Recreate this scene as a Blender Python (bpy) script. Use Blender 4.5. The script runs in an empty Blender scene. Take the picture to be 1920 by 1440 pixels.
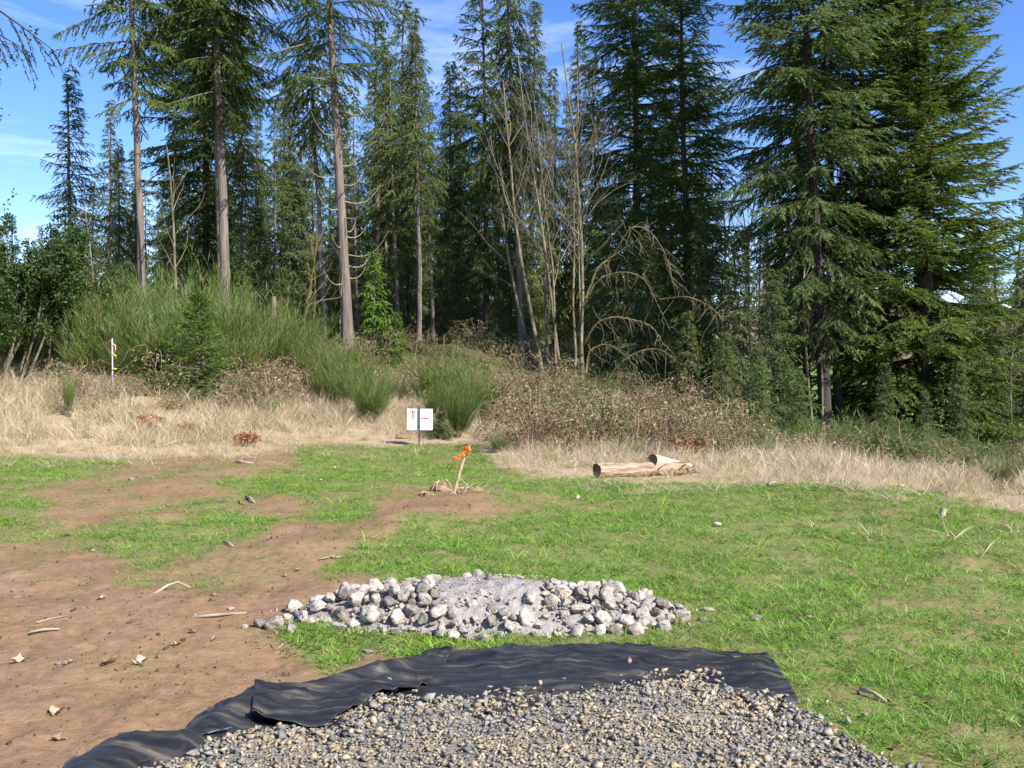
import bpy, bmesh, math, random
import numpy as np
from mathutils import Matrix, Vector

sc = bpy.context.scene
col = sc.collection
R = math.radians
F, HX, HY, CAMZ = 1868.0, 960.0, 706.0, 1.6      # photo focal length in px, principal column, horizon row, eye height

# ------------------------------------------------------------------ camera
cam_d = bpy.data.cameras.new('camera'); cam = bpy.data.objects.new('camera', cam_d); col.objects.link(cam)
cam_d.sensor_width = 36.0; cam_d.lens = 36.0 * F / 1920.0
cam_d.clip_start = 0.1; cam_d.clip_end = 2000
cam.location = (0, 0, CAMZ); cam.rotation_euler = (R(90) - math.atan((720 - HY) / F), 0, 0)
sc.camera = cam

# ------------------------------------------------------------------ sky and sun
SUN_AZ, SUN_EL = R(131), R(38)                    # azimuth clockwise from +Y (the view direction)
w = bpy.data.worlds.new('World'); sc.world = w; w.use_nodes = True
nt = w.node_tree; nt.nodes.clear()
out = nt.nodes.new('ShaderNodeOutputWorld'); bg = nt.nodes.new('ShaderNodeBackground')
sky = nt.nodes.new('ShaderNodeTexSky'); sky.sky_type = 'NISHITA'; sky.sun_disc = False
sky.sun_elevation = SUN_EL; sky.sun_rotation = SUN_AZ
sky.altitude = 200; sky.air_density = 1.0; sky.dust_density = 0.25; sky.ozone_density = 3.5
hs = nt.nodes.new('ShaderNodeHueSaturation'); hs.inputs['Hue'].default_value = 0.515; hs.inputs['Saturation'].default_value = 1.24
tc = nt.nodes.new('ShaderNodeTexCoord'); mp = nt.nodes.new('ShaderNodeMapping'); mp.inputs['Scale'].default_value = (1.6, 1.6, 5.5)
mp.inputs['Rotation'].default_value = (0.15, 0.25, 0)
nz = nt.nodes.new('ShaderNodeTexNoise'); nz.inputs['Scale'].default_value = 2.6; nz.inputs['Detail'].default_value = 7; nz.inputs['Roughness'].default_value = 0.6
nz.inputs['Distortion'].default_value = 0.6
cr = nt.nodes.new('ShaderNodeValToRGB'); cr.color_ramp.elements[0].position = 0.50; cr.color_ramp.elements[1].position = 0.85
cr.color_ramp.elements[0].color = (0, 0, 0, 1); cr.color_ramp.elements[1].color = (0.5, 0.5, 0.5, 1)
mx = nt.nodes.new('ShaderNodeMix'); mx.data_type = 'RGBA'
L = nt.links.new
L(sky.outputs[0], hs.inputs['Color']); L(tc.outputs['Generated'], mp.inputs[0]); L(mp.outputs[0], nz.inputs['Vector'])
L(nz.outputs[0], cr.inputs[0]); L(cr.outputs[0], mx.inputs['Factor']); L(hs.outputs[0], mx.inputs['A']); mx.inputs['B'].default_value = (8.0, 8.3, 8.8, 1)
L(mx.outputs['Result'], bg.inputs[0]); bg.inputs[1].default_value = 0.105; L(bg.outputs[0], out.inputs[0])

sun_d = bpy.data.lights.new('sun', 'SUN'); sun = bpy.data.objects.new('sun', sun_d); col.objects.link(sun)
sun_d.energy = 4.6; sun_d.angle = R(0.53); sun_d.color = (1.0, 0.945, 0.86)
sdir = Vector((math.sin(SUN_AZ) * math.cos(SUN_EL), math.cos(SUN_AZ) * math.cos(SUN_EL), math.sin(SUN_EL)))
sun.rotation_euler = sdir.to_track_quat('Z', 'Y').to_euler(); sun.location = sdir * 60

sc.view_settings.view_transform = 'Standard'; sc.view_settings.look = 'None'
sc.view_settings.exposure = 1.18; sc.view_settings.gamma = 1.0; sc.view_settings.use_curve_mapping = False
sc.cycles.max_bounces = 5; sc.cycles.diffuse_bounces = 3; sc.cycles.glossy_bounces = 2; sc.cycles.transmission_bounces = 3
sc.cycles.transparent_max_bounces = 4; sc.cycles.caustics_reflective = False; sc.cycles.caustics_refractive = False
sc.cycles.use_denoising = True

# ------------------------------------------------------------------ helpers
def rng_(s): return np.random.default_rng(s)
def _hash(ix, iy, s):
    h = (ix.astype(np.int64) * 374761393 + iy.astype(np.int64) * 668265263 + s * 1442695041) & 0x7fffffff
    h = ((h ^ (h >> 13)) * 1274126177) & 0x7fffffff
    return ((h ^ (h >> 16)) & 0xffff) / 65535.0
def vnoise(x, y, s=0):
    x = np.asarray(x, float); y = np.asarray(y, float)
    ix = np.floor(x); iy = np.floor(y); fx = x - ix; fy = y - iy
    fx = fx * fx * (3 - 2 * fx); fy = fy * fy * (3 - 2 * fy)
    a = _hash(ix, iy, s); b = _hash(ix + 1, iy, s); c = _hash(ix, iy + 1, s); d = _hash(ix + 1, iy + 1, s)
    return (a + (b - a) * fx) * (1 - fy) + (c + (d - c) * fx) * fy
def fbm(x, y, s=0, o=4):
    v = 0; a = 0.5; t = 0
    for i in range(o):
        v = v + a * vnoise(np.asarray(x) * 2 ** i + 17.3 * i, np.asarray(y) * 2 ** i - 9.1 * i, s + i); t += a; a *= 0.55
    return v / t
def sstep(v, a, b):
    t = np.clip((v - a) / (b - a), 0, 1); return t * t * (3 - 2 * t)
def norm(v): return v / np.maximum(np.linalg.norm(v, axis=-1, keepdims=True), 1e-9)

def mesh(name, V, quads=None, tris=None, tone=None, smooth=False, mats=(), attrs=None):
    V = np.asarray(V, np.float32).reshape(-1, 3)
    q = np.zeros((0, 4), np.int32) if quads is None or len(quads) == 0 else np.asarray(quads, np.int32).reshape(-1, 4)
    t = np.zeros((0, 3), np.int32) if tris is None or len(tris) == 0 else np.asarray(tris, np.int32).reshape(-1, 3)
    me = bpy.data.meshes.new(name)
    me.vertices.add(len(V)); me.vertices.foreach_set('co', V.ravel())
    loops = np.concatenate([q.ravel(), t.ravel()])
    me.loops.add(len(loops)); me.loops.foreach_set('vertex_index', loops)
    n = len(q) + len(t); me.polygons.add(n)
    ls = np.concatenate([np.arange(len(q)) * 4, len(q) * 4 + np.arange(len(t)) * 3]).astype(np.int32)
    me.polygons.foreach_set('loop_start', ls)
    if smooth: me.polygons.foreach_set('use_smooth', np.ones(n, bool))
    at = dict(attrs or {})
    if tone is not None: at['tone'] = tone
    for k, v in at.items():
        a = me.attributes.new(k, 'FLOAT', 'POINT'); a.data.foreach_set('value', np.asarray(v, np.float32))
    me.update(calc_edges=True); me.validate()
    for m in mats: me.materials.append(m)
    return me
def link(name, data, parent=None, loc=None, rot=None, scale=None):
    o = bpy.data.objects.new(name, data); col.objects.link(o)
    if parent is not None: o.parent = parent
    if loc is not None: o.location = loc
    if rot is not None: o.rotation_euler = rot
    if scale is not None: o.scale = scale
    return o
def tag(o, label=None, cat=None, group=None, kind=None):
    if label: o['label'] = label
    if cat: o['category'] = cat
    if group: o['group'] = group
    if kind: o['kind'] = kind
    return o
def thing(name, label, cat, loc=(0, 0, 0), group=None, rot=None):
    return tag(link(name, None, None, loc, rot), label, cat, group)

class Geo:
    def __init__(s): s.V = []; s.Q = []; s.T = []; s.tone = []; s.n = 0
    def add(s, V, Q=None, T=None, tone=0.5):
        V = np.asarray(V, float).reshape(-1, 3)
        if Q is not None and len(Q): s.Q.append(np.asarray(Q, int).reshape(-1, 4) + s.n)
        if T is not None and len(T): s.T.append(np.asarray(T, int).reshape(-1, 3) + s.n)
        s.V.append(V); s.tone.append(np.broadcast_to(np.asarray(tone, float), (len(V),))); s.n += len(V)
    def mesh(s, name, mat, smooth=False):
        return mesh(name, np.concatenate(s.V), np.concatenate(s.Q) if s.Q else None, np.concatenate(s.T) if s.T else None,
                    np.concatenate(s.tone), smooth, (mat,))
    def tube(s, pts, rad, sides=6, tone=0.5, cap=False, rough=0.0, rg=None):
        pts = np.asarray(pts, float); n = len(pts); rad = np.broadcast_to(np.asarray(rad, float), (n,))
        tan = norm(np.gradient(pts, axis=0))
        ref = np.array([0.31, 0.95, 0.05]) if abs(tan[0] @ np.array([0, 0, 1])) > 0.7 else np.array([0.0, 0, 1])
        a = norm(np.cross(tan, ref)); b = np.cross(tan, a)
        th = np.arange(sides) / sides * 2 * np.pi
        rr = np.repeat(rad[:, None], sides, 1)
        if rough and rg is not None: rr = rr * (1 + rough * rg.uniform(-1, 1, rr.shape))
        V = pts[:, None] + rr[..., None] * (np.cos(th)[None, :, None] * a[:, None] + np.sin(th)[None, :, None] * b[:, None])
        i = np.arange(n - 1)[:, None] * sides; j = np.arange(sides)[None]; k = (j + 1) % sides
        Q = np.stack([i + j, i + k, i + sides + k, i + sides + j], -1)
        V = V.reshape(-1, 3); T = None
        if cap:
            V = np.concatenate([V, pts[:1], pts[-1:]]); m = n * sides; j = np.arange(sides); k = (j + 1) % sides
            T = np.concatenate([np.stack([np.full(sides, m), k, j], -1), np.stack([np.full(sides, m + 1), (n - 1) * sides + j, (n - 1) * sides + k], -1)])
        s.add(V, Q.reshape(-1, 4), T, tone)
    def kites(s, p, d, side, tone):
        N = len(p); V = np.stack([p, p + 0.45 * d + side, p + d, p + 0.45 * d - side], 1).reshape(-1, 3)
        s.add(V, np.arange(4 * N).reshape(-1, 4), None, np.repeat(tone, 4))
    def needles(s, p, d, side, tone):
        N = len(p); V = np.stack([p + side, p - side, p + d], 1).reshape(-1, 3)
        s.add(V, None, np.arange(3 * N).reshape(-1, 3), np.repeat(tone, 3))

# ------------------------------------------------------------------ materials
def new_mat(name):
    m = bpy.data.materials.new(name); m.use_nodes = True; t = m.node_tree; t.nodes.clear()
    return m, t, t.nodes.new('ShaderNodeOutputMaterial')
def ramp(t, stops):
    r = t.nodes.new('ShaderNodeValToRGB'); e = r.color_ramp.elements
    while len(e) < len(stops): e.new(0.5)
    for k, (p, c) in enumerate(stops): e[k].position = p; e[k].color = (*c, 1)
    return r
def attr(t, n): a = t.nodes.new('ShaderNodeAttribute'); a.attribute_name = n; return a.outputs['Fac']
def math_(t, op, a, b):
    m = t.nodes.new('ShaderNodeMath'); m.operation = op
    for k, v in enumerate((a, b)):
        if hasattr(v, 'links'): t.links.new(v, m.inputs[k])
        else: m.inputs[k].default_value = v
    return m.outputs[0]
def leaf_mat(name, stops, transl=0.3, rough=0.55, inst=0.25, tmul=1.5):
    m, t, o = new_mat(name); N = t.nodes.new; K = t.links.new
    oi = N('ShaderNodeObjectInfo')
    v = math_(t, 'ADD', attr(t, 'tone'), math_(t, 'MULTIPLY', math_(t, 'SUBTRACT', oi.outputs['Random'], 0.5), inst))
    r = ramp(t, stops); K(v, r.inputs[0])
    p = N('ShaderNodeBsdfPrincipled'); K(r.outputs[0], p.inputs['Base Color']); p.inputs['Roughness'].default_value = rough
    p.inputs['Specular IOR Level'].default_value = 0.3
    if transl > 0:
        tr = N('ShaderNodeBsdfTranslucent'); mm = N('ShaderNodeMix'); mm.data_type = 'RGBA'; mm.blend_type = 'MULTIPLY'; mm.inputs['Factor'].default_value = 1
        K(r.outputs[0], mm.inputs['A']); mm.inputs['B'].default_value = (tmul, tmul * 1.05, tmul * 0.6, 1); K(mm.outputs['Result'], tr.inputs[0])
        ms = N('ShaderNodeMixShader'); ms.inputs[0].default_value = transl; K(p.outputs[0], ms.inputs[1]); K(tr.outputs[0], ms.inputs[2]); K(ms.outputs[0], o.inputs[0])
    else: K(p.outputs[0], o.inputs[0])
    return m
def noise_mat(name, stops, scale=(1, 1, 1), ns=8.0, detail=6, rough=0.85, bump=0.3, dist=0.02, spec=0.3, coord='Object', stops2=None, ns2=2.0):
    m, t, o = new_mat(name); N = t.nodes.new; K = t.links.new
    c = N('ShaderNodeTexCoord'); mp = N('ShaderNodeMapping'); mp.inputs['Scale'].default_value = scale; K(c.outputs[coord], mp.inputs[0])
    oi = N('ShaderNodeObjectInfo'); K(math_(t, 'MULTIPLY', oi.outputs['Random'], 31.0), mp.inputs['Location'])
    n = N('ShaderNodeTexNoise'); n.inputs['Scale'].default_value = ns; n.inputs['Detail'].default_value = detail; n.inputs['Roughness'].default_value = 0.65; K(mp.outputs[0], n.inputs['Vector'])
    r = ramp(t, stops); K(n.outputs[0], r.inputs[0]); colr = r.outputs[0]
    if stops2:
        n2 = N('ShaderNodeTexNoise'); n2.inputs['Scale'].default_value = ns2; n2.inputs['Detail'].default_value = 5; K(mp.outputs[0], n2.inputs['Vector'])
        r2 = ramp(t, stops2); K(n2.outputs[0], r2.inputs[0])
        mm = N('ShaderNodeMix'); mm.data_type = 'RGBA'; mm.blend_type = 'MULTIPLY'; mm.inputs['Factor'].default_value = 1
        K(colr, mm.inputs['A']); K(r2.outputs[0], mm.inputs['B']); colr = mm.outputs['Result']
    p = N('ShaderNodeBsdfPrincipled'); K(colr, p.inputs['Base Color']); p.inputs['Roughness'].default_value = rough; p.inputs['Specular IOR Level'].default_value = spec
    b = N('ShaderNodeBump'); b.inputs['Strength'].default_value = bump; b.inputs['Distance'].default_value = dist; K(n.outputs[0], b.inputs['Height']); K(b.outputs[0], p.inputs['Normal'])
    K(p.outputs[0], o.inputs[0])
    return m
def rock_mat(m):
    t = m.node_tree; p = next(n for n in t.nodes if n.type == 'BSDF_PRINCIPLED'); src = p.inputs['Base Color'].links[0].from_socket
    oi = t.nodes.new('ShaderNodeObjectInfo'); r = ramp(t, [(0, (0.55, 0.52, 0.50)), (.35, (0.9, 0.88, 0.86)), (.7, (1.15, 1.13, 1.1)), (.9, (1.3, 1.28, 1.25)), (1, (1.1, 0.92, 0.8))]); t.links.new(oi.outputs['Random'], r.inputs[0])
    mm = t.nodes.new('ShaderNodeMix'); mm.data_type = 'RGBA'; mm.blend_type = 'MULTIPLY'; mm.inputs['Factor'].default_value = 1
    t.links.new(src, mm.inputs['A']); t.links.new(r.outputs[0], mm.inputs['B']); t.links.new(mm.outputs['Result'], p.inputs['Base Color']); return m
def flat_mat(name, c, rough=0.6, spec=0.4):
    m, t, o = new_mat(name); p = t.nodes.new('ShaderNodeBsdfPrincipled'); p.inputs['Base Color'].default_value = (*c, 1)
    p.inputs['Roughness'].default_value = rough; p.inputs['Specular IOR Level'].default_value = spec; t.links.new(p.outputs[0], o.inputs[0]); return m

M = {}
M['fir'] = leaf_mat('fir_needles', [(0.0, (0.048, 0.070, 0.018)), (0.45, (0.098, 0.138, 0.030)), (0.8, (0.150, 0.190, 0.048)), (1.0, (0.22, 0.23, 0.085))], 0.35)
M['fir_blue'] = leaf_mat('fir_needles_blue', [(0.0, (0.044, 0.068, 0.022)), (0.5, (0.088, 0.130, 0.040)), (1.0, (0.16, 0.19, 0.07))], 0.33)
M['fir_olive'] = leaf_mat('fir_needles_olive', [(0.0, (0.050, 0.068, 0.020)), (0.5, (0.100, 0.130, 0.036)), (1.0, (0.19, 0.20, 0.08))], 0.35)
M['fir_dark'] = leaf_mat('shaded_fir_needles', [(0.0, (0.010, 0.018, 0.010)), (0.5, (0.022, 0.036, 0.018)), (1.0, (0.05, 0.065, 0.03))], 0.2)  # the overhanging bough's shade is put into this dark needle colour
M['cedar'] = leaf_mat('cedar_sprays', [(0.0, (0.06, 0.12, 0.015)), (0.5, (0.12, 0.22, 0.025)), (1.0, (0.20, 0.30, 0.05))], 0.35)
M['sapling'] = leaf_mat('sapling_needles', [(0.0, (0.05, 0.095, 0.015)), (0.5, (0.095, 0.175, 0.025)), (1.0, (0.16, 0.25, 0.045))], 0.35)
M['broom'] = leaf_mat('broom_twigs', [(0.0, (0.048, 0.082, 0.017)), (0.5, (0.108, 0.168, 0.032)), (0.85, (0.20, 0.24, 0.065)), (0.95, (0.20, 0.155, 0.09)), (1.0, (0.22, 0.165, 0.10))], 0.28, inst=.35)
M['grass'] = leaf_mat('grass_blades', [(0.0, (0.05, 0.115, 0.016)), (0.45, (0.148, 0.295, 0.030)), (0.78, (0.25, 0.385, 0.055)), (1.0, (0.38, 0.35, 0.16))], 0.35, inst=0.7)
M['straw'] = leaf_mat('dry_grass_blades', [(0.0, (0.25, 0.18, 0.115)), (0.5, (0.47, 0.375, 0.255)), (1.0, (0.65, 0.555, 0.41))], 0.25, rough=0.6, inst=0.6, tmul=1.1)
M['bramble'] = leaf_mat('bramble_leaves', [(0.0, (0.16, 0.105, 0.062)), (0.25, (0.27, 0.19, 0.12)), (0.45, (0.36, 0.27, 0.18)), (0.54, (0.06, 0.10, 0.025)), (0.8, (0.085, 0.14, 0.03)), (1.0, (0.17, 0.21, 0.07))], 0.2, inst=0.2)
M['fern'] = leaf_mat('dead_bracken', [(0.0, (0.20, 0.085, 0.035)), (0.5, (0.34, 0.16, 0.065)), (1.0, (0.45, 0.25, 0.12))], 0.2, inst=0.1)
M['shrub'] = leaf_mat('shrub_leaves', [(0.0, (0.022, 0.045, 0.012)), (0.5, (0.05, 0.085, 0.02)), (0.9, (0.10, 0.14, 0.03)), (1.0, (0.30, 0.13, 0.03))], 0.3)
M['bark'] = noise_mat('fir_bark', [(0.25, (0.075, 0.060, 0.052)), (0.5, (0.165, 0.135, 0.118)), (0.75, (0.265, 0.225, 0.20))], (9, 9, 0.9), 1.0, 8, 0.9, 0.9, 0.06, stops2=[(0.3, (0.75, 0.75, 0.75)), (0.7, (1.1, 1.08, 1.05))], ns2=0.6)
M['shade_bark'] = noise_mat('shade_painted_fir_bark', [(0.25, (0.018, 0.015, 0.013)), (0.7, (0.065, 0.054, 0.046))], (8, 8, 0.9), 1.0, 8, 0.9, 0.9, 0.06)  # crown shade on the trunks is painted into this near-black bark colour
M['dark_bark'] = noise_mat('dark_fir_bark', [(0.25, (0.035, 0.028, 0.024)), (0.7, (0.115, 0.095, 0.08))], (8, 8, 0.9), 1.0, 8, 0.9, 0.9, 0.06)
M['alder'] = noise_mat('mossy_alder_bark', [(0.28, (0.06, 0.05, 0.022)), (0.5, (0.125, 0.105, 0.062)), (0.74, (0.30, 0.27, 0.225))], (2, 2, 1.0), 2.2, 6, 0.9, 0.5, 0.03)
M['twig'] = noise_mat('bare_twigs', [(0.3, (0.09, 0.074, 0.045)), (0.7, (0.215, 0.185, 0.135))], (1, 1, 1), 1.5, 4, 0.85, 0.1, 0.01)
M['dark_twig'] = noise_mat('dark_bare_twigs', [(0.3, (0.07, 0.055, 0.045)), (0.7, (0.17, 0.14, 0.115))], (1, 1, 1), 1.5, 4, 0.85, 0.1, 0.01)
M['moss'] = noise_mat('moss_on_limbs', [(0.3, (0.055, 0.045, 0.018)), (0.5, (0.105, 0.09, 0.024)), (0.72, (0.19, 0.165, 0.11))], (1, 1, 1), 3.0, 6, 0.95, 0.8, 0.03)
M['deadwood'] = noise_mat('weathered_dead_wood', [(0.3, (0.22, 0.17, 0.125)), (0.7, (0.40, 0.33, 0.26))], (1, 1, 1), 4, 5, 0.85, 0.3, 0.01)
M['rock'] = noise_mat('concrete_rubble', [(0.25, (0.20, 0.185, 0.17)), (0.5, (0.41, 0.39, 0.37)), (0.75, (0.58, 0.56, 0.54))], (1, 1, 1), 5.5, 10, 0.92, 0.85, 0.02, stops2=[(0.3, (0.62, 0.56, 0.50)), (0.7, (1.2, 1.17, 1.13))], ns2=1.6)
rock_mat(M['rock'])
M['dust'] = noise_mat('grey_rubble_dust', [(0.3, (0.20, 0.175, 0.155)), (0.55, (0.31, 0.28, 0.255)), (0.75, (0.40, 0.37, 0.345))], (1, 1, 1), 26, 9, 0.97, 0.9, 0.03)
M['sign_white'] = flat_mat('sign_white_plastic', (0.82, 0.82, 0.82), 0.45)
M['ink_black'] = flat_mat('sign_black_ink', (0.02, 0.02, 0.025), 0.5)
M['ink_red'] = flat_mat('sign_red_ink', (0.55, 0.02, 0.06), 0.5)
M['ink_pink'] = flat_mat('sign_faded_red_ink', (0.80, 0.42, 0.46), 0.5)
M['ink_grey'] = flat_mat('sign_grey_ink', (0.30, 0.33, 0.36), 0.5)
M['post_green'] = flat_mat('green_steel_post', (0.022, 0.045, 0.038), 0.5)
M['pvc'] = flat_mat('white_pipe', (0.78, 0.77, 0.80), 0.4)
M['ribbon_orange'] = leaf_mat('orange_flagging', [(0, (0.75, 0.16, 0.02)), (1, (0.9, 0.26, 0.05))], 0.3)
M['ribbon_pink'] = leaf_mat('pink_flagging', [(0, (0.8, 0.30, 0.22)), (1, (0.9, 0.42, 0.34))], 0.3)
M['ribbon_yellow'] = leaf_mat('yellow_flagging', [(0, (0.75, 0.58, 0.03)), (1, (0.8, 0.66, 0.08))], 0.3)
M['stake'] = noise_mat('weathered_stake', [(0.3, (0.26, 0.17, 0.10)), (0.7, (0.50, 0.37, 0.24))], (1, 1, 0.3), 30, 5, 0.85, 0.4, 0.01)
M['log_bark'] = noise_mat('log_bark', [(0.3, (0.14, 0.09, 0.055)), (0.5, (0.33, 0.23, 0.15)), (0.72, (0.52, 0.40, 0.28))], (1, 6, 6), 3, 8, 0.9, 1.0, 0.05)
M['log_wood'] = noise_mat('pale_log_wood', [(0.3, (0.33, 0.25, 0.17)), (0.7, (0.54, 0.45, 0.345))], (1, 7, 7), 3, 6, 0.8, 0.4, 0.02)
M['cut_end'] = noise_mat('dark_cut_end', [(0.3, (0.07, 0.05, 0.036)), (0.7, (0.20, 0.145, 0.10))], (1, 1, 1), 20, 5, 0.9, 0.5, 0.02)
M['dead_leaf'] = leaf_mat('dead_maple_leaf', [(0, (0.26, 0.155, 0.10)), (0.5, (0.38, 0.255, 0.185)), (1, (0.50, 0.385, 0.30))], 0.2, inst=0.9, tmul=1.0)
M['soil_clod'] = noise_mat('soil_clod', [(0.3, (0.17, 0.10, 0.055)), (0.7, (0.33, 0.21, 0.125))], (1, 1, 1), 18, 7, 0.95, 1.0, 0.04)

# gravel: three stone colours picked by the per-stone tone
m, t, o = new_mat('crushed_gravel'); N = t.nodes.new; K = t.links.new
oi = N('ShaderNodeObjectInfo'); r = ramp(t, [(0, (0.105, 0.10, 0.092)), (0.3, (0.175, 0.166, 0.15)), (0.55, (0.25, 0.235, 0.205)), (0.66, (0.22, 0.175, 0.11)), (0.85, (0.32, 0.25, 0.15)), (0.97, (0.37, 0.33, 0.255)), (1.0, (0.24, 0.12, 0.075))])
K(attr(t, 'tone'), r.inputs[0]); p = N('ShaderNodeBsdfPrincipled'); p.inputs['Roughness'].default_value = 0.8
n = N('ShaderNodeTexNoise'); n.inputs['Scale'].default_value = 90; n.inputs['Detail'].default_value = 4; tcx = N('ShaderNodeTexCoord'); K(tcx.outputs['Object'], n.inputs['Vector'])
rr = ramp(t, [(0.3, (0.75, 0.75, 0.75)), (0.7, (1.2, 1.2, 1.2))]); K(n.outputs[0], rr.inputs[0]); mm = N('ShaderNodeMix'); mm.data_type = 'RGBA'; mm.blend_type = 'MULTIPLY'; mm.inputs['Factor'].default_value = 1
K(r.outputs[0], mm.inputs['A']); K(rr.outputs[0], mm.inputs['B']); K(mm.outputs['Result'], p.inputs['Base Color']); K(p.outputs[0], o.inputs[0]); M['gravel'] = m

# black ground-cover fabric: glossy, faint weave, dusty streaks
m, t, o = new_mat('black_woven_fabric'); N = t.nodes.new; K = t.links.new
tcx = N('ShaderNodeTexCoord'); n = N('ShaderNodeTexNoise'); n.inputs['Scale'].default_value = 3.0; n.inputs['Detail'].default_value = 8; n.inputs['Roughness'].default_value = 0.6
mp = N('ShaderNodeMapping'); mp.inputs['Scale'].default_value = (.8, 6.0, 1); K(tcx.outputs['Object'], mp.inputs[0]); K(mp.outputs[0], n.inputs['Vector'])
r = ramp(t, [(0.38, (0.013, 0.013, 0.0135)), (0.55, (0.030, 0.029, 0.027)), (0.72, (0.12, 0.10, 0.07))]); K(n.outputs[0], r.inputs[0])
p = N('ShaderNodeBsdfPrincipled'); K(r.outputs[0], p.inputs['Base Color'])
rr = ramp(t, [(0.4, (0.30, 0.30, 0.30)), (0.7, (0.60, 0.60, 0.60))]); K(n.outputs[0], rr.inputs[0]); K(rr.outputs[0], p.inputs['Roughness']); p.inputs['Specular IOR Level'].default_value = 0.45
n2 = N('ShaderNodeTexNoise'); n2.inputs['Scale'].default_value = 16; n2.inputs['Detail'].default_value = 5; K(tcx.outputs['Object'], n2.inputs['Vector'])
b = N('ShaderNodeBump'); b.inputs['Strength'].default_value = 0.35; b.inputs['Distance'].default_value = 0.02; K(n2.outputs[0], b.inputs['Height']); K(b.outputs[0], p.inputs['Normal'])
K(p.outputs[0], o.inputs[0]); M['fabric'] = m

# ground: soil / turf / straw litter / forest floor / pasture picked by vertex attributes
m, t, o = new_mat('ground_soil_turf'); N = t.nodes.new; K = t.links.new
tcx = N('ShaderNodeTexCoord')
def nz_(s, d=7, r=0.62):
    q = N('ShaderNodeTexNoise'); q.inputs['Scale'].default_value = s; q.inputs['Detail'].default_value = d; q.inputs['Roughness'].default_value = r; K(tcx.outputs['Object'], q.inputs['Vector']); return q.outputs[0]
def mixc(f, a, b_):
    q = N('ShaderNodeMix'); q.data_type = 'RGBA'; K(f, q.inputs['Factor'])
    for s_, v in (('A', a), ('B', b_)): K(v, q.inputs[s_])
    return q.outputs['Result']
nA = nz_(14); nB = nz_(1.1, 4); nC = nz_(70, 5)
soil = ramp(t, [(0.28, (0.128, 0.077, 0.040)), (0.5, (0.225, 0.143, 0.079)), (0.72, (0.305, 0.203, 0.121))]); K(math_(t, 'ADD', math_(t, 'MULTIPLY', nA, 0.55), math_(t, 'MULTIPLY', nB, 0.45)), soil.inputs[0])
turf = ramp(t, [(0.3, (0.085, 0.15, 0.024)), (0.47, (0.13, 0.165, 0.04)), (0.62, (0.225, 0.16, 0.085))]); K(nA, turf.inputs[0])
litter = ramp(t, [(0.3, (0.17, 0.125, 0.075)), (0.5, (0.34, 0.26, 0.16)), (0.75, (0.46, 0.37, 0.25))]); K(nC, litter.inputs[0])
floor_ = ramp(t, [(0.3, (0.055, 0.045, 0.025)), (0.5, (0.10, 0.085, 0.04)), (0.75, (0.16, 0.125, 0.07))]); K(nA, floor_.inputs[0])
past = ramp(t, [(0.3, (0.075, 0.15, 0.035)), (0.7, (0.12, 0.205, 0.055))]); K(nB, past.inputs[0])
hill = ramp(t, [(0.3, (0.12, 0.085, 0.055)), (0.7, (0.22, 0.165, 0.11))]); K(nB, hill.inputs[0])
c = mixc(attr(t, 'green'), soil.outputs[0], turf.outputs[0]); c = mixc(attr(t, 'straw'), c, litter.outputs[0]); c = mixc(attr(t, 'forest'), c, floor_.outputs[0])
c = mixc(attr(t, 'pasture'), c, past.outputs[0]); c = mixc(attr(t, 'hill'), c, hill.outputs[0])
p = N('ShaderNodeBsdfPrincipled'); K(c, p.inputs['Base Color']); p.inputs['Roughness'].default_value = 0.95; p.inputs['Specular IOR Level'].default_value = 0.15
b = N('ShaderNodeBump'); b.inputs['Strength'].default_value = 0.6; b.inputs['Distance'].default_value = 0.03; K(math_(t, 'ADD', nA, math_(t, 'MULTIPLY', nC, 0.4)), b.inputs['Height']); K(b.outputs[0], p.inputs['Normal'])
K(p.outputs[0], o.inputs[0]); M['ground'] = m

# ------------------------------------------------------------------ terrain
def gx(px, d): return (px - HX) / F * d
def gp(px, py):                                   # photo pixel on level ground -> x, y
    d = CAMZ * F / (py - HY); return np.array([gx(px, d), d])
ctrl = []
def C(px, d, py=None, z=None): ctrl.append((gx(px, d), d, CAMZ - (py - HY) / F * d if z is None else z))
for px in (-900, -300, 200, 700, 1200, 1700, 2300, 3200): C(px, 5, z=0)
for px in (-600, 0, 500, 1000, 1500, 2000): C(px, 9, z=0)
for px in (-500, 0, 350, 700, 1000, 1300): C(px, 15, z=0)
for x, y in ((-30, -30), (30, -30), (0, -20), (-15, 0), (15, 0), (-40, 5), (40, 5)): ctrl.append((x, y, 0.0 if x < 20 else -0.8))
C(785, 23, z=0.0); C(0, 21, z=0); C(-400, 22, z=0.2); C(400, 22, z=0.03); C(100, 28, 740); C(400, 29, 730); C(-400, 30, z=1.3); C(600, 29, 760); C(700, 26, 800)
C(270, 40, z=2.4); C(0, 40, z=2.3); C(-500, 42, z=2.4); C(450, 36, z=2.3); C(650, 42, 660); C(840, 40, 645); C(610, 47, 655); C(783, 36, 700); C(910, 48, 655)
C(978, 42, 688); C(1095, 34, 728); C(1020, 40, 702); C(1000, 27, 800); C(1000, 18, 880); C(1200, 16.5, z=0); C(1300, 29, 805); C(1300, 22, 850); C(1450, 14.5, 915)
C(1450, 24, 862); C(1550, 33, 846); C(1720, 36, 852); C(1700, 13, z=0.02); C(1700, 20, 896); C(1900, 11.3, z=0.0); C(2300, 10, z=-0.1); C(1920, 15, 930); C(1920, 26, 882); C(1900, 33, 880)
C(2600, 20, z=-1.2); C(2600, 36, z=-1.9); C(1300, 45, z=0.6); C(1500, 50, z=-1.2)
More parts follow.
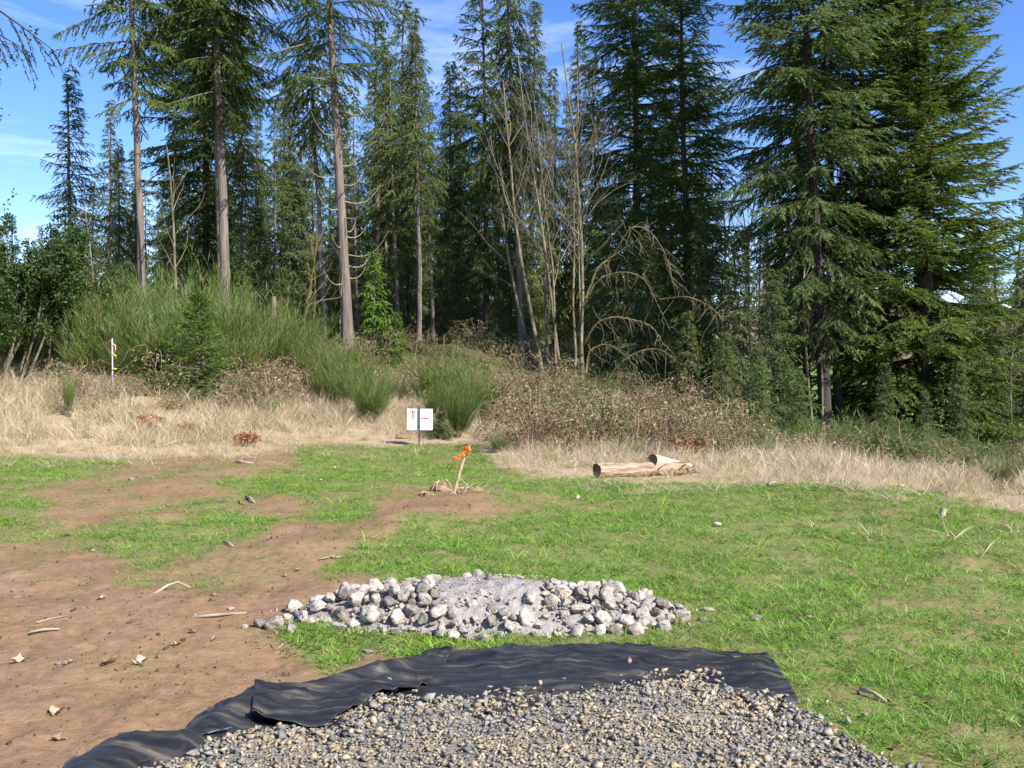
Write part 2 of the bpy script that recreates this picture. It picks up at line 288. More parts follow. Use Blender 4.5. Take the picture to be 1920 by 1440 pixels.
C(1800, 70, 790); C(1850, 110, 722); C(1800, 135, 692); C(1500, 80, z=-1.0); C(1500, 130, 690); C(2600, 80, z=-2.0); C(2600, 130, z=1.5)
for px in (1300, 1800, 2600): C(px, 190, 610); C(px, 260, 590)
for px in (-800, 0, 500, 900): C(px, 60, z=3.2); C(px, 95, z=5.0); C(px, 180, z=14); C(px, 260, z=22)
ctrl = np.array(ctrl)
def _tps(d2): return 0.5 * d2 * np.log(d2 + 1e-9)
_A = _tps(((ctrl[:, None, :2] - ctrl[None, :, :2]) ** 2).sum(-1)) + np.eye(len(ctrl)) * 2.0
_P = np.c_[np.ones(len(ctrl)), ctrl[:, :2]]
_S = np.linalg.solve(np.block([[_A, _P], [_P.T, np.zeros((3, 3))]]), np.r_[ctrl[:, 2], 0, 0, 0])
def base_h(x, y):
    x = np.asarray(x, float); y = np.asarray(y, float); sh = x.shape; x = x.ravel(); y = y.ravel(); r_ = np.empty(len(x))
    for k in range(0, len(x), 20000):
        q = np.c_[x[k:k + 20000], y[k:k + 20000]]
        r_[k:k + 20000] = _tps(((q[:, None] - ctrl[None, :, :2]) ** 2).sum(-1)) @ _S[:-3] + _S[-3] + q @ _S[-2:]
    return r_.reshape(sh)
RIDGE = [(gp(560, 1030), 0.05, 0.5), (gp(690, 1010), 0.07, 0.5), (gp(770, 985), 0.10, 0.5), (gp(850, 955), 0.05, 0.6), (gp(930, 945), 0.08, 0.6),
         (gp(1620, 925), 0.12, 0.8), (gp(1500, 925), 0.08, 0.7), (gp(470, 880), 0.10, 0.9), (gp(330, 905), 0.08, 0.9)]
def H(x, y):
    x = np.asarray(x, float); y = np.asarray(y, float); d = np.hypot(x, y)
    z = base_h(x, y)
    lump = (fbm(x * 0.9, y * 0.9, 3, 4) - 0.5) * 0.10 + (fbm(x * 4.5, y * 4.5, 8, 4) - 0.5) * 0.07
    z = z + lump * sstep(d, 1.0, 5.0) * (1 + 1.2 * sstep(d, 24, 40))
    for c_, a_, r_ in RIDGE: z = z + a_ * np.exp(-((x - c_[0]) ** 2 + ((y - c_[1]) * 0.55) ** 2) / r_ ** 2)
    bm_ = sstep(y - edge_d(x, y), 4, 7.5) * (1 - sstep(y, 40, 48)) * (y > 5)
    z = z + (fbm(x * .6, y * .6, 41, 3) - .5) * 0.75 * bm_
    for px_ in np.linspace(1870, 1990, 6):        # the dark rut at the right edge
        c_ = gp(px_, 1064 + (px_ - 1870) * 0.22); z = z - 0.05 * np.exp(-((x - c_[0]) ** 2 * 20 + (y - c_[1]) ** 2 * 60))
    return z
def HZ(x, y): return float(H(np.array([x]), np.array([y]))[0])

# where grass grows: density samples read off the photograph's lawn, spread over the ground
gs = [(800, 1000, 1), (1000, 1000, 1), (1200, 980, 1), (1400, 1050, 1), (1600, 1100, .95), (1800, 1000, 1), (1800, 1200, .9), (1700, 1350, .85), (1500, 1200, .85), (1300, 1215, .75), (650, 1210, .85), (800, 1208, .7), (1100, 1212, .75),
      (600, 920, .9), (700, 880, .95), (650, 960, .95), (500, 905, .75), (300, 1000, .85), (220, 1020, .7), (450, 985, .8), (900, 850, .9), (760, 845, .9), (600, 860, .95), (30, 960, .8), (60, 990, .6), (100, 865, .8), (20, 900, .8), (1900, 1100, .95),
      (1000, 925, .7), (300, 965, .5), (720, 1050, .95), (850, 1050, 1), (1000, 1050, 1), (1200, 1060, .95), (590, 1215, .8), (380, 1010, .8), (1700, 940, .9), (1500, 940, .85), (1300, 930, .8), (1150, 920, .8), (850, 900, .8), (1900, 1400, .6), (2300, 1200, .9),
      (100, 1100, 0), (100, 1250, 0), (300, 1250, 0), (400, 1150, .05), (250, 1380, 0), (50, 1400, 0), (500, 1080, .1), (600, 1040, .05), (550, 1130, 0), (150, 1060, .05), (150, 935, .2), (300, 915, .15), (120, 970, .25), (500, 955, .25), (560, 1010, .05),
      (700, 1012, .1), (760, 975, .05), (830, 962, .1), (520, 862, .1), (450, 885, .2), (700, 1262, .05), (560, 1250, .05), (480, 1280, 0), (640, 1120, .05), (800, 932, .35), (950, 945, .3), (660, 1080, .45), (20, 1050, .1), (-300, 1100, 0), (-300, 1000, .2), (450, 1050, .35), (370, 1105, .2), (1750, 1440, .6)]
gpts = np.array([gp(a, b_) for a, b_, _ in gs]); gval = np.array([c_ for *_, c_ in gs])
def lawn(x, y):
    x = np.asarray(x, float); y = np.asarray(y, float); d = np.hypot(x, y); sh = x.shape
    xx = (x / np.maximum(d, 1)).ravel(); ly = np.log(np.maximum(d, 1)).ravel()
    gl = np.log(np.hypot(gpts[:, 0], gpts[:, 1])); gu = gpts[:, 0] / np.hypot(gpts[:, 0], gpts[:, 1])
    res = np.empty(len(xx))
    for k in range(0, len(xx), 40000):
        s_ = slice(k, k + 40000); d2 = (xx[s_, None] - gu) ** 2 * 1.0 + ((ly[s_, None] - gl) * 0.35) ** 2
        wt = 1 / (d2 + 4e-5) ** 2; res[s_] = (wt * gval).sum(1) / wt.sum(1)
    g = res.reshape(sh) + (fbm(x * 0.9, y * 0.9, 21, 4) - 0.5) * 0.9 + (fbm(x * 3.5, y * 3.5, 25, 3) - 0.5) * 0.5
    return np.clip(sstep(g, 0.12, 0.95), 0, 1)
EDGE = np.array([(-900, 21), (0, 20.8), (250, 19.6), (420, 20.5), (560, 22.7), (760, 23.2), (880, 23.5), (940, 18.6), (1000, 16.6), (1100, 15.7), (1300, 14.8), (1440, 14.4), (1600, 13.6), (1760, 13.0), (1920, 11.6), (2400, 9.5)])
def edge_d(x, y): return np.interp(HX + F * x / np.maximum(y, 0.5), EDGE[:, 0], EDGE[:, 1])
def rough_zone(x, y):                             # metres beyond the mown edge
    return y - edge_d(x, y) + (fbm(x * 0.7, y * 0.7, 31, 3) - 0.5) * 2.2
def masks(x, y):
    e = rough_zone(x, y); front = y > 2
    straw = np.where(front, sstep(e, -0.6, 0.5), 0); px = HX + F * x / np.maximum(y, 0.5)
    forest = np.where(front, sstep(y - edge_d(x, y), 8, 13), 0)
    past = np.where(front & (px > 1250), sstep(y, 46, 52) * (1 - sstep(y, 133, 138)), 0); hill_ = np.where(front & (px > 1150), sstep(y, 133, 138), 0)
    return lawn(x, y) * (1 - straw), straw, forest, past, hill_

ang = np.r_[np.linspace(-180, -48, 24)[:-1], np.linspace(-48, -33, 60)[:-1], np.linspace(-33, 33, 340), np.linspace(33, 48, 60)[1:], np.linspace(48, 180, 24)[1:-1]]
rad = np.r_[0.4, 1.0, 2.0, np.geomspace(2.8, 30, 230), np.geomspace(30, 420, 90)[1:]]
A_, R_ = np.meshgrid(np.radians(ang), rad); X = np.sin(A_) * R_; Y = np.cos(A_) * R_; Z = H(X, Y)
nr, na = X.shape; i = np.arange(nr - 1)[:, None] * na; j = np.arange(na)[None]; k = (j + 1) % na
Q = np.stack([i + j, i + na + j, i + na + k, i + k], -1)[:, :, ::-1]
V = np.stack([X, Y, Z], -1).reshape(-1, 3); V = np.r_[V, [[0, 0, HZ(0, 0)]]]
T_ = np.stack([np.full(na, len(V) - 1), (np.arange(na) + 1) % na, np.arange(na)], -1)
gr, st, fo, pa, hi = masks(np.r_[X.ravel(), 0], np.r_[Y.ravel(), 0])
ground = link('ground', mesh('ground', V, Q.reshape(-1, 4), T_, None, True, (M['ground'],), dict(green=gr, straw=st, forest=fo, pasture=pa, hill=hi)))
tag(ground, 'brown soil and turf rising to a wooded bank', 'ground', kind='structure')

# ------------------------------------------------------------------ instanced ground cover (stuff)
def scatter(name, label, cat, pts, rot, scl, srcs, seed=0):
    P_ = np.asarray(pts, np.float32); me = bpy.data.meshes.new(name); me.vertices.add(len(P_)); me.vertices.foreach_set('co', P_.ravel())
    a = me.attributes.new('rot', 'FLOAT_VECTOR', 'POINT'); a.data.foreach_set('vector', np.asarray(rot, np.float32).ravel())
    a = me.attributes.new('scl', 'FLOAT_VECTOR', 'POINT'); a.data.foreach_set('vector', np.asarray(scl, np.float32).ravel())
    a = me.attributes.new('pick', 'INT', 'POINT'); a.data.foreach_set('value', rng_(seed).integers(0, len(srcs), len(P_)).astype(np.int32))
    cc = bpy.data.collections.new(name + '_clumps')
    for q, s_ in enumerate(srcs): cc.objects.link(bpy.data.objects.new('%s_clump_%02d' % (name, q), s_))
    g = bpy.data.node_groups.new(name + '_scatter', 'GeometryNodeTree')
    g.interface.new_socket('Geometry', in_out='INPUT', socket_type='NodeSocketGeometry'); g.interface.new_socket('Geometry', in_out='OUTPUT', socket_type='NodeSocketGeometry')
    N = g.nodes.new; K = g.links.new; gi = N('NodeGroupInput'); go = N('NodeGroupOutput'); ip = N('GeometryNodeInstanceOnPoints'); ci = N('GeometryNodeCollectionInfo'); mpn = N('GeometryNodeMeshToPoints')
    ci.inputs['Collection'].default_value = cc; ci.inputs['Separate Children'].default_value = True; ci.inputs['Reset Children'].default_value = True
    def na_(n, ty): q = N('GeometryNodeInputNamedAttribute'); q.data_type = ty; q.inputs['Name'].default_value = n; return q.outputs['Attribute']
    K(gi.outputs[0], mpn.inputs[0]); K(mpn.outputs[0], ip.inputs['Points']); K(ci.outputs[0], ip.inputs['Instance']); ip.inputs['Pick Instance'].default_value = True
    K(na_('pick', 'INT'), ip.inputs['Instance Index']); K(na_('rot', 'FLOAT_VECTOR'), ip.inputs['Rotation']); K(na_('scl', 'FLOAT_VECTOR'), ip.inputs['Scale']); K(ip.outputs[0], go.inputs[0])
    o = link(name, me); md = o.modifiers.new('scatter', 'NODES'); md.node_group = g
    return tag(o, label, cat, kind='stuff')

def blade_clump(name, seed, n, hmin, hmax, wid, spread, lean, mat, segs=2, tlo=0.1, thi=0.9, droop=0.3):
    g = rng_(seed); G = Geo()
    a = g.uniform(0, 2 * np.pi, n); r0 = spread * np.sqrt(g.uniform(0, 1, n)); b0 = np.stack([r0 * np.cos(a), r0 * np.sin(a), np.full(n, -0.01)], 1)
    la = a + g.normal(0, 0.9, n); h = g.uniform(hmin, hmax, n); ln = g.uniform(0.15, 1, n) * lean
    dirv = np.stack([np.cos(la) * ln, np.sin(la) * ln, np.ones(n)], 1); dirv = norm(dirv)
    fa = g.uniform(0, np.pi, n); side = np.stack([np.cos(fa), np.sin(fa), np.zeros(n)], 1)
    wv = wid * g.uniform(0.6, 1.2, n); tone = g.uniform(tlo, thi, n)
    rows = []
    for s_ in range(segs):
        q = s_ / segs; c_ = b0 + dirv * (h * q)[:, None] + np.stack([np.cos(la), np.sin(la), np.zeros(n)], 1) * (droop * h * q * q)[:, None] - np.array([0, 0, 1]) * (droop * 0.5 * h * q ** 2)[:, None]
        ww = (wv * (1 - 0.45 * q))[:, None]; rows += [c_ + side * ww / 2, c_ - side * ww / 2]
    c_ = b0 + dirv * h[:, None] + np.stack([np.cos(la), np.sin(la), np.zeros(n)], 1) * (droop * h)[:, None] - np.array([0, 0, 1]) * (droop * 0.5 * h)[:, None]
    rows.append(c_); V = np.stack(rows, 1).reshape(-1, 3); m_ = 2 * segs + 1; off = np.arange(n)[:, None] * m_
    Q = np.concatenate([off + np.array([[2 * s_, 2 * s_ + 1, 2 * s_ + 3, 2 * s_ + 2]]) for s_ in range(segs - 1)]) if segs > 1 else None
    T = off + np.array([[2 * segs - 2, 2 * segs - 1, 2 * segs]])
    G.add(V, Q, T, np.repeat(tone, m_)); return G.mesh(name, mat)

def inpoly(x, y, poly):
    ins = np.zeros(x.shape, bool); n = len(poly)
    for a in range(n):
        x0, y0 = poly[a]; x1, y1 = poly[(a + 1) % n]
        c_ = ((y0 > y) != (y1 > y)) & (x < (x1 - x0) * (y - y0) / (y1 - y0 + 1e-12) + x0); ins ^= c_
    return ins
FAB = [gp(*q) for q in [(60, 1490), (150, 1440), (222, 1400), (300, 1390), (470, 1298), (590, 1275), (740, 1248), (800, 1232), (960, 1224), (1200, 1217), (1440, 1222), (1470, 1275), (1497, 1322), (1560, 1400), (1640, 1500), (1300, 2000), (300, 2000)]]
GRAV = [gp(*q) for q in [(180, 1490), (270, 1440), (340, 1420), (470, 1378), (620, 1368), (660, 1345), (720, 1318), (900, 1320), (960, 1295), (1050, 1275), (1200, 1255), (1330, 1268), (1450, 1315), (1545, 1375), (1660, 1440), (1740, 1500), (2300, 2100), (-200, 2100)]]
BARE = [gp(*q) for q in [(60, 1490), (150, 1440), (222, 1400), (300, 1390), (470, 1298), (590, 1275), (740, 1248), (800, 1232), (960, 1224), (1200, 1217), (1440, 1222), (1497, 1322), (1560, 1380), (1670, 1440), (1760, 1510), (2400, 2200), (-300, 2200)]]
PILE_C = np.array([-0.17, 6.68]); PILE_A, PILE_B, PILE_H = 1.24, 0.50, 0.27
def pile_h(x, y):
    xn = (np.asarray(x) - PILE_C[0]); yn = (np.asarray(y) - PILE_C[1] - 0.04 * xn)
    q = (np.abs(xn) / PILE_A) ** 2.4 + (np.abs(yn) / PILE_B) ** 2
    return PILE_H * np.clip(1 - q, 0, 1) ** 0.75 * (0.9 + 0.25 * fbm(np.asarray(x) * 3, np.asarray(y) * 3, 77, 3))

g = rng_(5); n = 150000
d = (g.uniform(0, 1, n) * (27 ** 0.7 - 3.3 ** 0.7) + 3.3 ** 0.7) ** (1 / 0.7); a = np.radians(g.uniform(-35, 35, n))
x = np.sin(a) * d; y = np.cos(a) * d; lw = lawn(x, y); e = rough_zone(x, y)
patch = 0.2 + 1.1 * sstep(fbm(x * 2.3, y * 2.3, 27, 4), .34, .60)
keep = (g.uniform(0, 1, n) < lw * patch + 0.008) & (g.uniform(-0.8, 0.6, n) > e) & ~inpoly(x, y, BARE) & ~((pile_h(x, y) > 0.02) & (g.uniform(0, 1, n) > 0.02))
x, y, d, lw = x[keep], y[keep], d[keep], lw[keep]; n = len(x)
s = (0.75 + 0.5 * g.uniform(0, 1, n)) * (0.6 + 0.5 * lw) * (1 + 0.035 * d)
s = np.where(g.uniform(0, 1, n) < .03, s * 1.9, s)
front_pile = (np.abs(x + 0.75) < 0.75) & (np.abs(y - 6.0) < 0.32); s = np.where(front_pile, s * 1.5, s)
clumps = [blade_clump('grass_clump', 40 + q, 12, 0.016, 0.056, 0.0042, 0.045, 1.5, M['grass'], 2, 0.05, 0.85, 0.5) for q in range(6)]
scatter('lawn_grass', 'short bright green grass sprouting over the soil', 'grass', np.stack([x, y, H(x, y)], 1),
        np.stack([g.normal(0, .12, n), g.normal(0, .12, n), g.uniform(0, 6.28, n)], 1), np.stack([s, s, s * g.uniform(.7, 1.3, n)], 1), clumps, 1)

# dry straw
g = rng_(6); n = 34000
a = np.radians(g.uniform(-36, 36, n)); d = g.uniform(11, 36, n); x = np.sin(a) * d; y = np.cos(a) * d; e = rough_zone(x, y); px = HX + F * x / y
dens = sstep(e, -0.7, 0.8) * (1 - 0.9 * sstep(e, 8.0, 11.0)); dens = np.where((px > 930) & (px < 1420), dens * (1 - 0.6 * sstep(e, 3.0, 6.0)), dens); dens *= np.clip(0.1 + 2.0 * sstep(fbm(x * 0.8, y * 0.8, 61, 3), .3, .75), 0, 1.2)
dens = np.where((np.abs(x - 2.1) < 1.0) & (y < 16.7) & (y > 14), dens * .12, dens)
keep = g.uniform(0, 1, n) < dens; x, y, e, d = x[keep], y[keep], e[keep], d[keep]; n = len(x)
s = (0.28 + 0.58 * sstep(e, 0.0, 4.0)) * g.uniform(.6, 1.25, n); px = HX + F * x / y
s = np.where(px > 880, s * 0.75, s)
flat = g.uniform(0, 1, n) < np.where((px > 900) & (px < 1150), 0.7, 0.3); tl = np.where(flat, g.uniform(.5, 1.15, n), g.normal(0, .2, n))
clumps = [blade_clump('straw_clump', 60 + q, 26, 0.25, 0.85, 0.011, 0.14, 0.75, M['straw'], 3, 0.0, 1.0, 0.35) for q in range(6)] + [blade_clump('green_shoot_clump', 67, 22, 0.15, 0.5, 0.010, 0.14, 0.9, M['grass'], 3, 0.0, .9, 0.4)]
scatter('dry_grass', 'pale dry straw grass along the foot of the wooded bank', 'dry grass', np.stack([x, y, H(x, y)], 1),
        np.stack([tl, g.normal(0, .2, n), g.uniform(0, 6.28, n)], 1), np.stack([s, s, s], 1), clumps, 2)
# short straw litter mixed in the lawn edge
g = rng_(7); n = 9000
a = np.radians(g.uniform(-35, 35, n)); d = g.uniform(9, 25, n); x = np.sin(a) * d; y = np.cos(a) * d; e = rough_zone(x, y)
keep = (g.uniform(0, 1, n) < np.exp(-((e + 0.8) / 1.6) ** 2) * 0.8 * sstep(fbm(x * .8, y * .8, 62, 3), .4, .6)) ; x, y, d = x[keep], y[keep], d[keep]; n = len(x)
clumps = [blade_clump('litter_clump', 80 + q, 18, 0.1, 0.35, 0.008, 0.12, 3.5, M['straw'], 2, 0.0, 0.9, 0.6) for q in range(3)]
scatter('straw_litter', 'flattened straw and litter at the lawn edge', 'straw litter', np.stack([x, y, H(x, y)], 1), np.stack([g.normal(0, .2, n), g.normal(0, .2, n), g.uniform(0, 6.28, n)], 1), np.ones((n, 3)) * g.uniform(.5, 1.0, (n, 1)), clumps, 3)

# bramble and bracken thicket
def bramble_clump(seed, green):
    g = rng_(seed); G = Geo()
    for q in range(26):
        a = g.uniform(0, 6.28); l_ = g.uniform(.4, 1.5); t_ = np.linspace(0, 1, 8); hh = g.uniform(.25, .95)
        pts = np.stack([np.cos(a) * l_ * t_ * .7, np.sin(a) * l_ * t_ * .7, hh * np.sin(t_ * g.uniform(1.9, 2.9)) * 1.05], 1) + g.normal(0, .03, (8, 3))
        G.tube(pts, np.linspace(.007, .004, 8), 3, g.uniform(0.05, .48))
        m_ = int(g.uniform(4, 34)); tt = g.uniform(.1, 1, m_); p = np.stack([np.interp(tt, t_, pts[:, c_]) for c_ in range(3)], 1) + g.normal(0, .05, (m_, 3))
        dv = norm(g.normal(0, 1, (m_, 3)) + np.array([0, 0, -.35])) * g.uniform(.03, .10, (m_, 1)); sd = norm(np.cross(dv, g.normal(0, 1, (m_, 3)))) * g.uniform(.006, .022, (m_, 1))
        isg = g.uniform(0, 1, m_) < green; G.kites(p, dv, sd, np.where(isg, g.uniform(.6, .95, m_), g.uniform(0.0, .42, m_)))
    return G.mesh('bramble_clump', M['bramble'])
g = rng_(8); n = 5200
a = np.radians(g.uniform(-34, 34, n)); d = g.uniform(14, 46, n); x = np.sin(a) * d; y = np.cos(a) * d; e = rough_zone(x, y); px = HX + F * x / y
dens = np.zeros(n); dens = np.where((px > 860) & (px < 1460), sstep(e, 3.5, 6.0) * (1 - 0.6 * sstep(d, 34, 38)), dens); dens = np.where(px <= 860, 0.6 * sstep(e, 4.0, 8) * sstep(fbm(x * .5, y * .5, 64, 2), .42, .6), dens); dens = np.where((px > 420) & (px < 560) & (d > 27) & (d < 31), .8, dens); dens = np.where(px >= 1360, 0.13 * sstep(e, 5, 9), dens)
keep = g.uniform(0, 1, n) < dens * 0.55; x, y, px = x[keep], y[keep], px[keep]; n = len(x)
scatter('bramble_thicket', 'tangled brown and green brambles with dead bracken covering the bank', 'brambles', np.stack([x, y, H(x, y) - .03], 1), np.stack([g.normal(0, .15, n), g.normal(0, .15, n), g.uniform(0, 6.28, n)], 1), np.ones((n, 3)) * np.clip(g.lognormal(-.2, .4, (n, 1)), .35, 1.7) * np.array([1, 1, .78]),
        [bramble_clump(101, .15), bramble_clump(102, .6), bramble_clump(103, .08), bramble_clump(104, .9), bramble_clump(105, .4)], 4)

# ------------------------------------------------------------------ gravel pad
pad_x, pad_y = np.meshgrid(np.linspace(-3.2, 3.2, 90), np.linspace(1.2, 5.6, 70))
gpoly = np.array(GRAV)
def poly_dist(x, y, poly):
    P_ = np.asarray(poly); dmin = np.full(np.shape(x), 1e9)
    for a in range(len(P_)):
        p0, p1 = P_[a], P_[(a + 1) % len(P_)]; e_ = p1 - p0; tt = np.clip(((x - p0[0]) * e_[0] + (y - p0[1]) * e_[1]) / (e_ @ e_), 0, 1)
        dmin = np.minimum(dmin, np.hypot(x - p0[0] - tt * e_[0], y - p0[1] - tt * e_[1]))
    return np.where(inpoly(np.asarray(x), np.asarray(y), poly), dmin, -dmin)
def pad_h(x, y):
    dd = poly_dist(x, y, GRAV); return sstep(dd, 0.0, 0.9) * 0.055 + .004 + 0.02 * (fbm(x * 2.2, y * 2.2, 91, 3) - .3) * sstep(dd, 0, .3)
def gap_mask(x, y):
    gapn = np.zeros(np.shape(x))
    for (px0, py0, px1, py1, wd) in ((1010, 1300, 1270, 1286, .055), (930, 1318, 1190, 1308, .05), (1290, 1282, 1410, 1298, .05)):
        p0, p1 = gp(px0, py0), gp(px1, py1); e_ = p1 - p0; tt = np.clip(((x - p0[0]) * e_[0] + (y - p0[1]) * e_[1]) / (e_ @ e_), 0, 1)
        gapn = np.maximum(gapn, np.hypot(x - p0[0] - tt * e_[0], (y - p0[1] - tt * e_[1]) * .75) < wd * (.6 + .8 * fbm(x * 7, y * 7, 97, 2)))
    return gapn
bed_d = poly_dist(pad_x, pad_y, GRAV)
nr, nc = pad_x.shape; zz = np.maximum(H(pad_x, pad_y), -0.03) + np.where(bed_d > -0.1, pad_h(pad_x, pad_y) + 0.012, -0.2)
i = np.arange(nr - 1)[:, None] * nc; j = np.arange(nc - 1)[None]; Q = np.stack([i + j, i + j + 1, i + nc + j + 1, i + nc + j], -1).reshape(-1, 4)
Q = Q[(bed_d.ravel()[Q] > 0.0).all(1) & (gap_mask(pad_x, pad_y).ravel()[Q] < .5).all(1) & ((bed_d.ravel()[Q] > .12).all(1) | (pad_y.ravel()[Q] < 4.6).all(1))]
M['bed'] = noise_mat('gravel_fines', [(0.3, (0.13, 0.12, 0.10)), (0.7, (0.25, 0.23, 0.19))], (1, 1, 1), 60, 5, 0.95, 0.8, 0.01)
bed = tag(link('gravel_bed', mesh('gravel_bed', np.stack([pad_x, pad_y, zz], -1), Q, None, None, True, (M['bed'],))), 'grey and tan crushed gravel pad in the foreground', 'gravel', kind='structure')

def stone_mesh(seed, tone=None, sub=1, cuts=7, name='stone', mat=None):
    g = rng_(seed); bm = bmesh.new(); bmesh.ops.create_icosphere(bm, subdivisions=sub, radius=1.0)
    V = np.array([v.co[:] for v in bm.verts]); T = np.array([[v.index for v in f.verts] for f in bm.faces]); bm.free()
    for q in range(cuts):
        nrm = norm(g.normal(0, 1, 3)); h_ = g.uniform(.5, .85); dd = V @ nrm - h_; V = V - np.where(dd > 0, dd, 0)[:, None] * nrm
    V = V + g.normal(0, .035, V.shape)
    V = V * np.array([1, g.uniform(.65, .95), g.uniform(.5, .8)]); return V, T
def chip(seed):
    g = rng_(seed); P_ = norm(g.normal(0, 1, (8, 3))) * g.uniform(.75, 1.15, (8, 1)) * np.array([1.2, g.uniform(.6, .95), g.uniform(.3, .6)]); bm = bmesh.new()
    for q in P_: bm.verts.new(q)
    bmesh.ops.convex_hull(bm, input=bm.verts[:]); bmesh.ops.delete(bm, geom=[v for v in bm.verts if not v.link_faces], context='VERTS'); bmesh.ops.triangulate(bm, faces=bm.faces[:]); bm.verts.index_update()
    V = np.array([v.co[:] for v in bm.verts]); T = np.array([[v.index for v in f.verts] for f in bm.faces]); bm.free(); return V, T
sV = [chip(200 + q) for q in range(16)]
def euler_m(e): return np.array(Matrix.Rotation(e[2], 3, 'Z') @ Matrix.Rotation(e[1], 3, 'Y') @ Matrix.Rotation(e[0], 3, 'X'))
g = rng_(9); n = 70000
x = g.uniform(-3, 3, n); y = 3.05 + (5.45 - 3.05) * g.uniform(0, 1, n); dd = poly_dist(x, y, GRAV)
keep = (dd > -0.015 - g.uniform(0, .35, n) * (g.uniform(0, 1, n) < .03)) & (np.abs(x) < y * 0.62 + .4); x, y, dd = x[keep], y[keep], dd[keep]; n = len(x)
# strips where the fabric shows through near the far rim of the gravel
gapn = gap_mask(x, y)
keep = ~((gapn > 0) & (g.uniform(0, 1, n) < .93)); x, y, dd = x[keep], y[keep], dd[keep]; n = len(x)
sz = np.clip(g.lognormal(np.log(0.0085), .44, n), .0045, .026); sz *= np.where(dd < .22, 1.25, 1.0)
bedz = np.maximum(H(x, y), -.03) + pad_h(x, y) + 0.012; z = bedz + sz * g.uniform(.1, .75, n)
tone = np.where(g.uniform(0, 1, n) < .56 - .25 * (fbm(x * 1.5, y * 1.5, 95, 2) > .55), g.uniform(0, .58, n), g.uniform(.6, 1.0, n))
rot = g.uniform(0, 6.28, (n, 3)); rot[:, :2] = g.normal(0, .38, (n, 2)); pick = g.integers(0, len(sV), n)
vis = np.where((np.abs(HX + F * x / y - HX) < 930) & (y > 4.15) & (y < 4.75), sz / y, 0); order = np.argsort(-vis); single = set(order[:290].tolist())
G = Geo(); stone_me = {}
for q in range(n):
    V, T = sV[pick[q]]
    if q in single:
        key = (pick[q], int(tone[q] * 8))
        if key not in stone_me: stone_me[key] = mesh('gravel_stone', V, None, T, np.full(len(V), tone[q]), False, (M['gravel'],))
        link('gravel_stone', stone_me[key], bed, (x[q], y[q], z[q]), tuple(rot[q]), (sz[q],) * 3)
    else: G.add((V * sz[q]) @ euler_m(rot[q]).T + np.array([x[q], y[q], z[q]]), None, T, tone[q])
tag(link('gravel_stones', G.mesh('gravel_stones', M['gravel']), bed), kind='stuff')

# ------------------------------------------------------------------ black fabric
def poly_resample(pts, n):
    P_ = np.array([gp(*q) for q in pts]); s_ = np.r_[0, np.cumsum(np.linalg.norm(np.diff(P_, axis=0), axis=1))]
    tt = np.linspace(0, s_[-1], n); return np.stack([np.interp(tt, s_, P_[:, c_]) for c_ in range(2)], 1)
def sheet(top, bot, nu, nv, hfun, seed, wr=0.012):
    a_ = poly_resample(top, nu); b_ = poly_resample(bot, nu); v = np.linspace(0, 1, nv)[:, None, None]
    XY = a_[None] * (1 - v) + b_[None] * v; x, y = XY[..., 0], XY[..., 1]
    u = np.broadcast_to(np.linspace(0, 1, nu)[None], x.shape); vv = np.broadcast_to(v[..., 0], x.shape)
    wrk = (fbm(x * 1.3 + y * .8, y * 2.6 - x * .7, seed, 4) - .5) * 3.0 * wr + (1 - np.abs(fbm(x * 2.2 + y * 1.5, y * 4 - x * 1.2, seed + 5, 4) - .5) * 9).clip(0, 1) ** 2 * wr * .9
    z = np.maximum(H(x, y), 0 * x - .03) + 0.02 + wrk + hfun(u, vv, x, y)
    i = np.arange(nv - 1)[:, None] * nu; j = np.arange(nu - 1)[None]
    return np.stack([x, y, z], -1).reshape(-1, 3), np.stack([i + j, i + nu + j, i + nu + j + 1, i + j + 1], -1).reshape(-1, 4)
fab = thing('ground_fabric', 'black woven plastic ground fabric wrinkled along the gravel edge', 'fabric', (0, 5, 0))
def add_sheet(nm, top, bot, nu, nv, hf, seed, wr, par):
    V, Q = sheet(top, bot, nu, nv, hf, seed, wr); V[:, 1] -= 5
    o = link(nm, mesh(nm, V, Q, None, None, True, (M['fabric'],)), par); md = o.modifiers.new('thick', 'SOLIDIFY'); md.thickness = 0.003; md.offset = -1
    return o
topE = [(30, 1500), (150, 1440), (190, 1412), (222, 1400), (300, 1392), (390, 1340), (470, 1298), (590, 1277), (740, 1250), (800, 1232), (880, 1228), (960, 1224), (1080, 1223), (1200, 1218), (1330, 1219), (1440, 1222)]
botE = [(330, 1600), (380, 1500), (430, 1470), (500, 1440), (560, 1425), (640, 1410), (700, 1400), (760, 1390), (840, 1385), (900, 1380), (1000, 1372), (1080, 1366), (1180, 1360), (1290, 1354), (1400, 1345), (1500, 1325)]
def h_main(u, v, x, y):
    ridge = 0.025 * np.exp(-((v - .13) / .13) ** 2) * (0.5 + 0.8 * fbm(x * 1.3, y * 0, 71, 2)) * (1 - sstep(u, .80, .95))
    left = 0.07 * np.exp(-((v - .28) / .16) ** 2) * (1 - sstep(u, .30, .42))
    hump = 0.05 * np.exp(-((x - .35) / .5) ** 2) * np.exp(-((v - .42) / .2) ** 2)
    return ridge + left + hump - 0.005
add_sheet('sheet', topE, botE, 240, 56, h_main, 301, 0.018, fab)
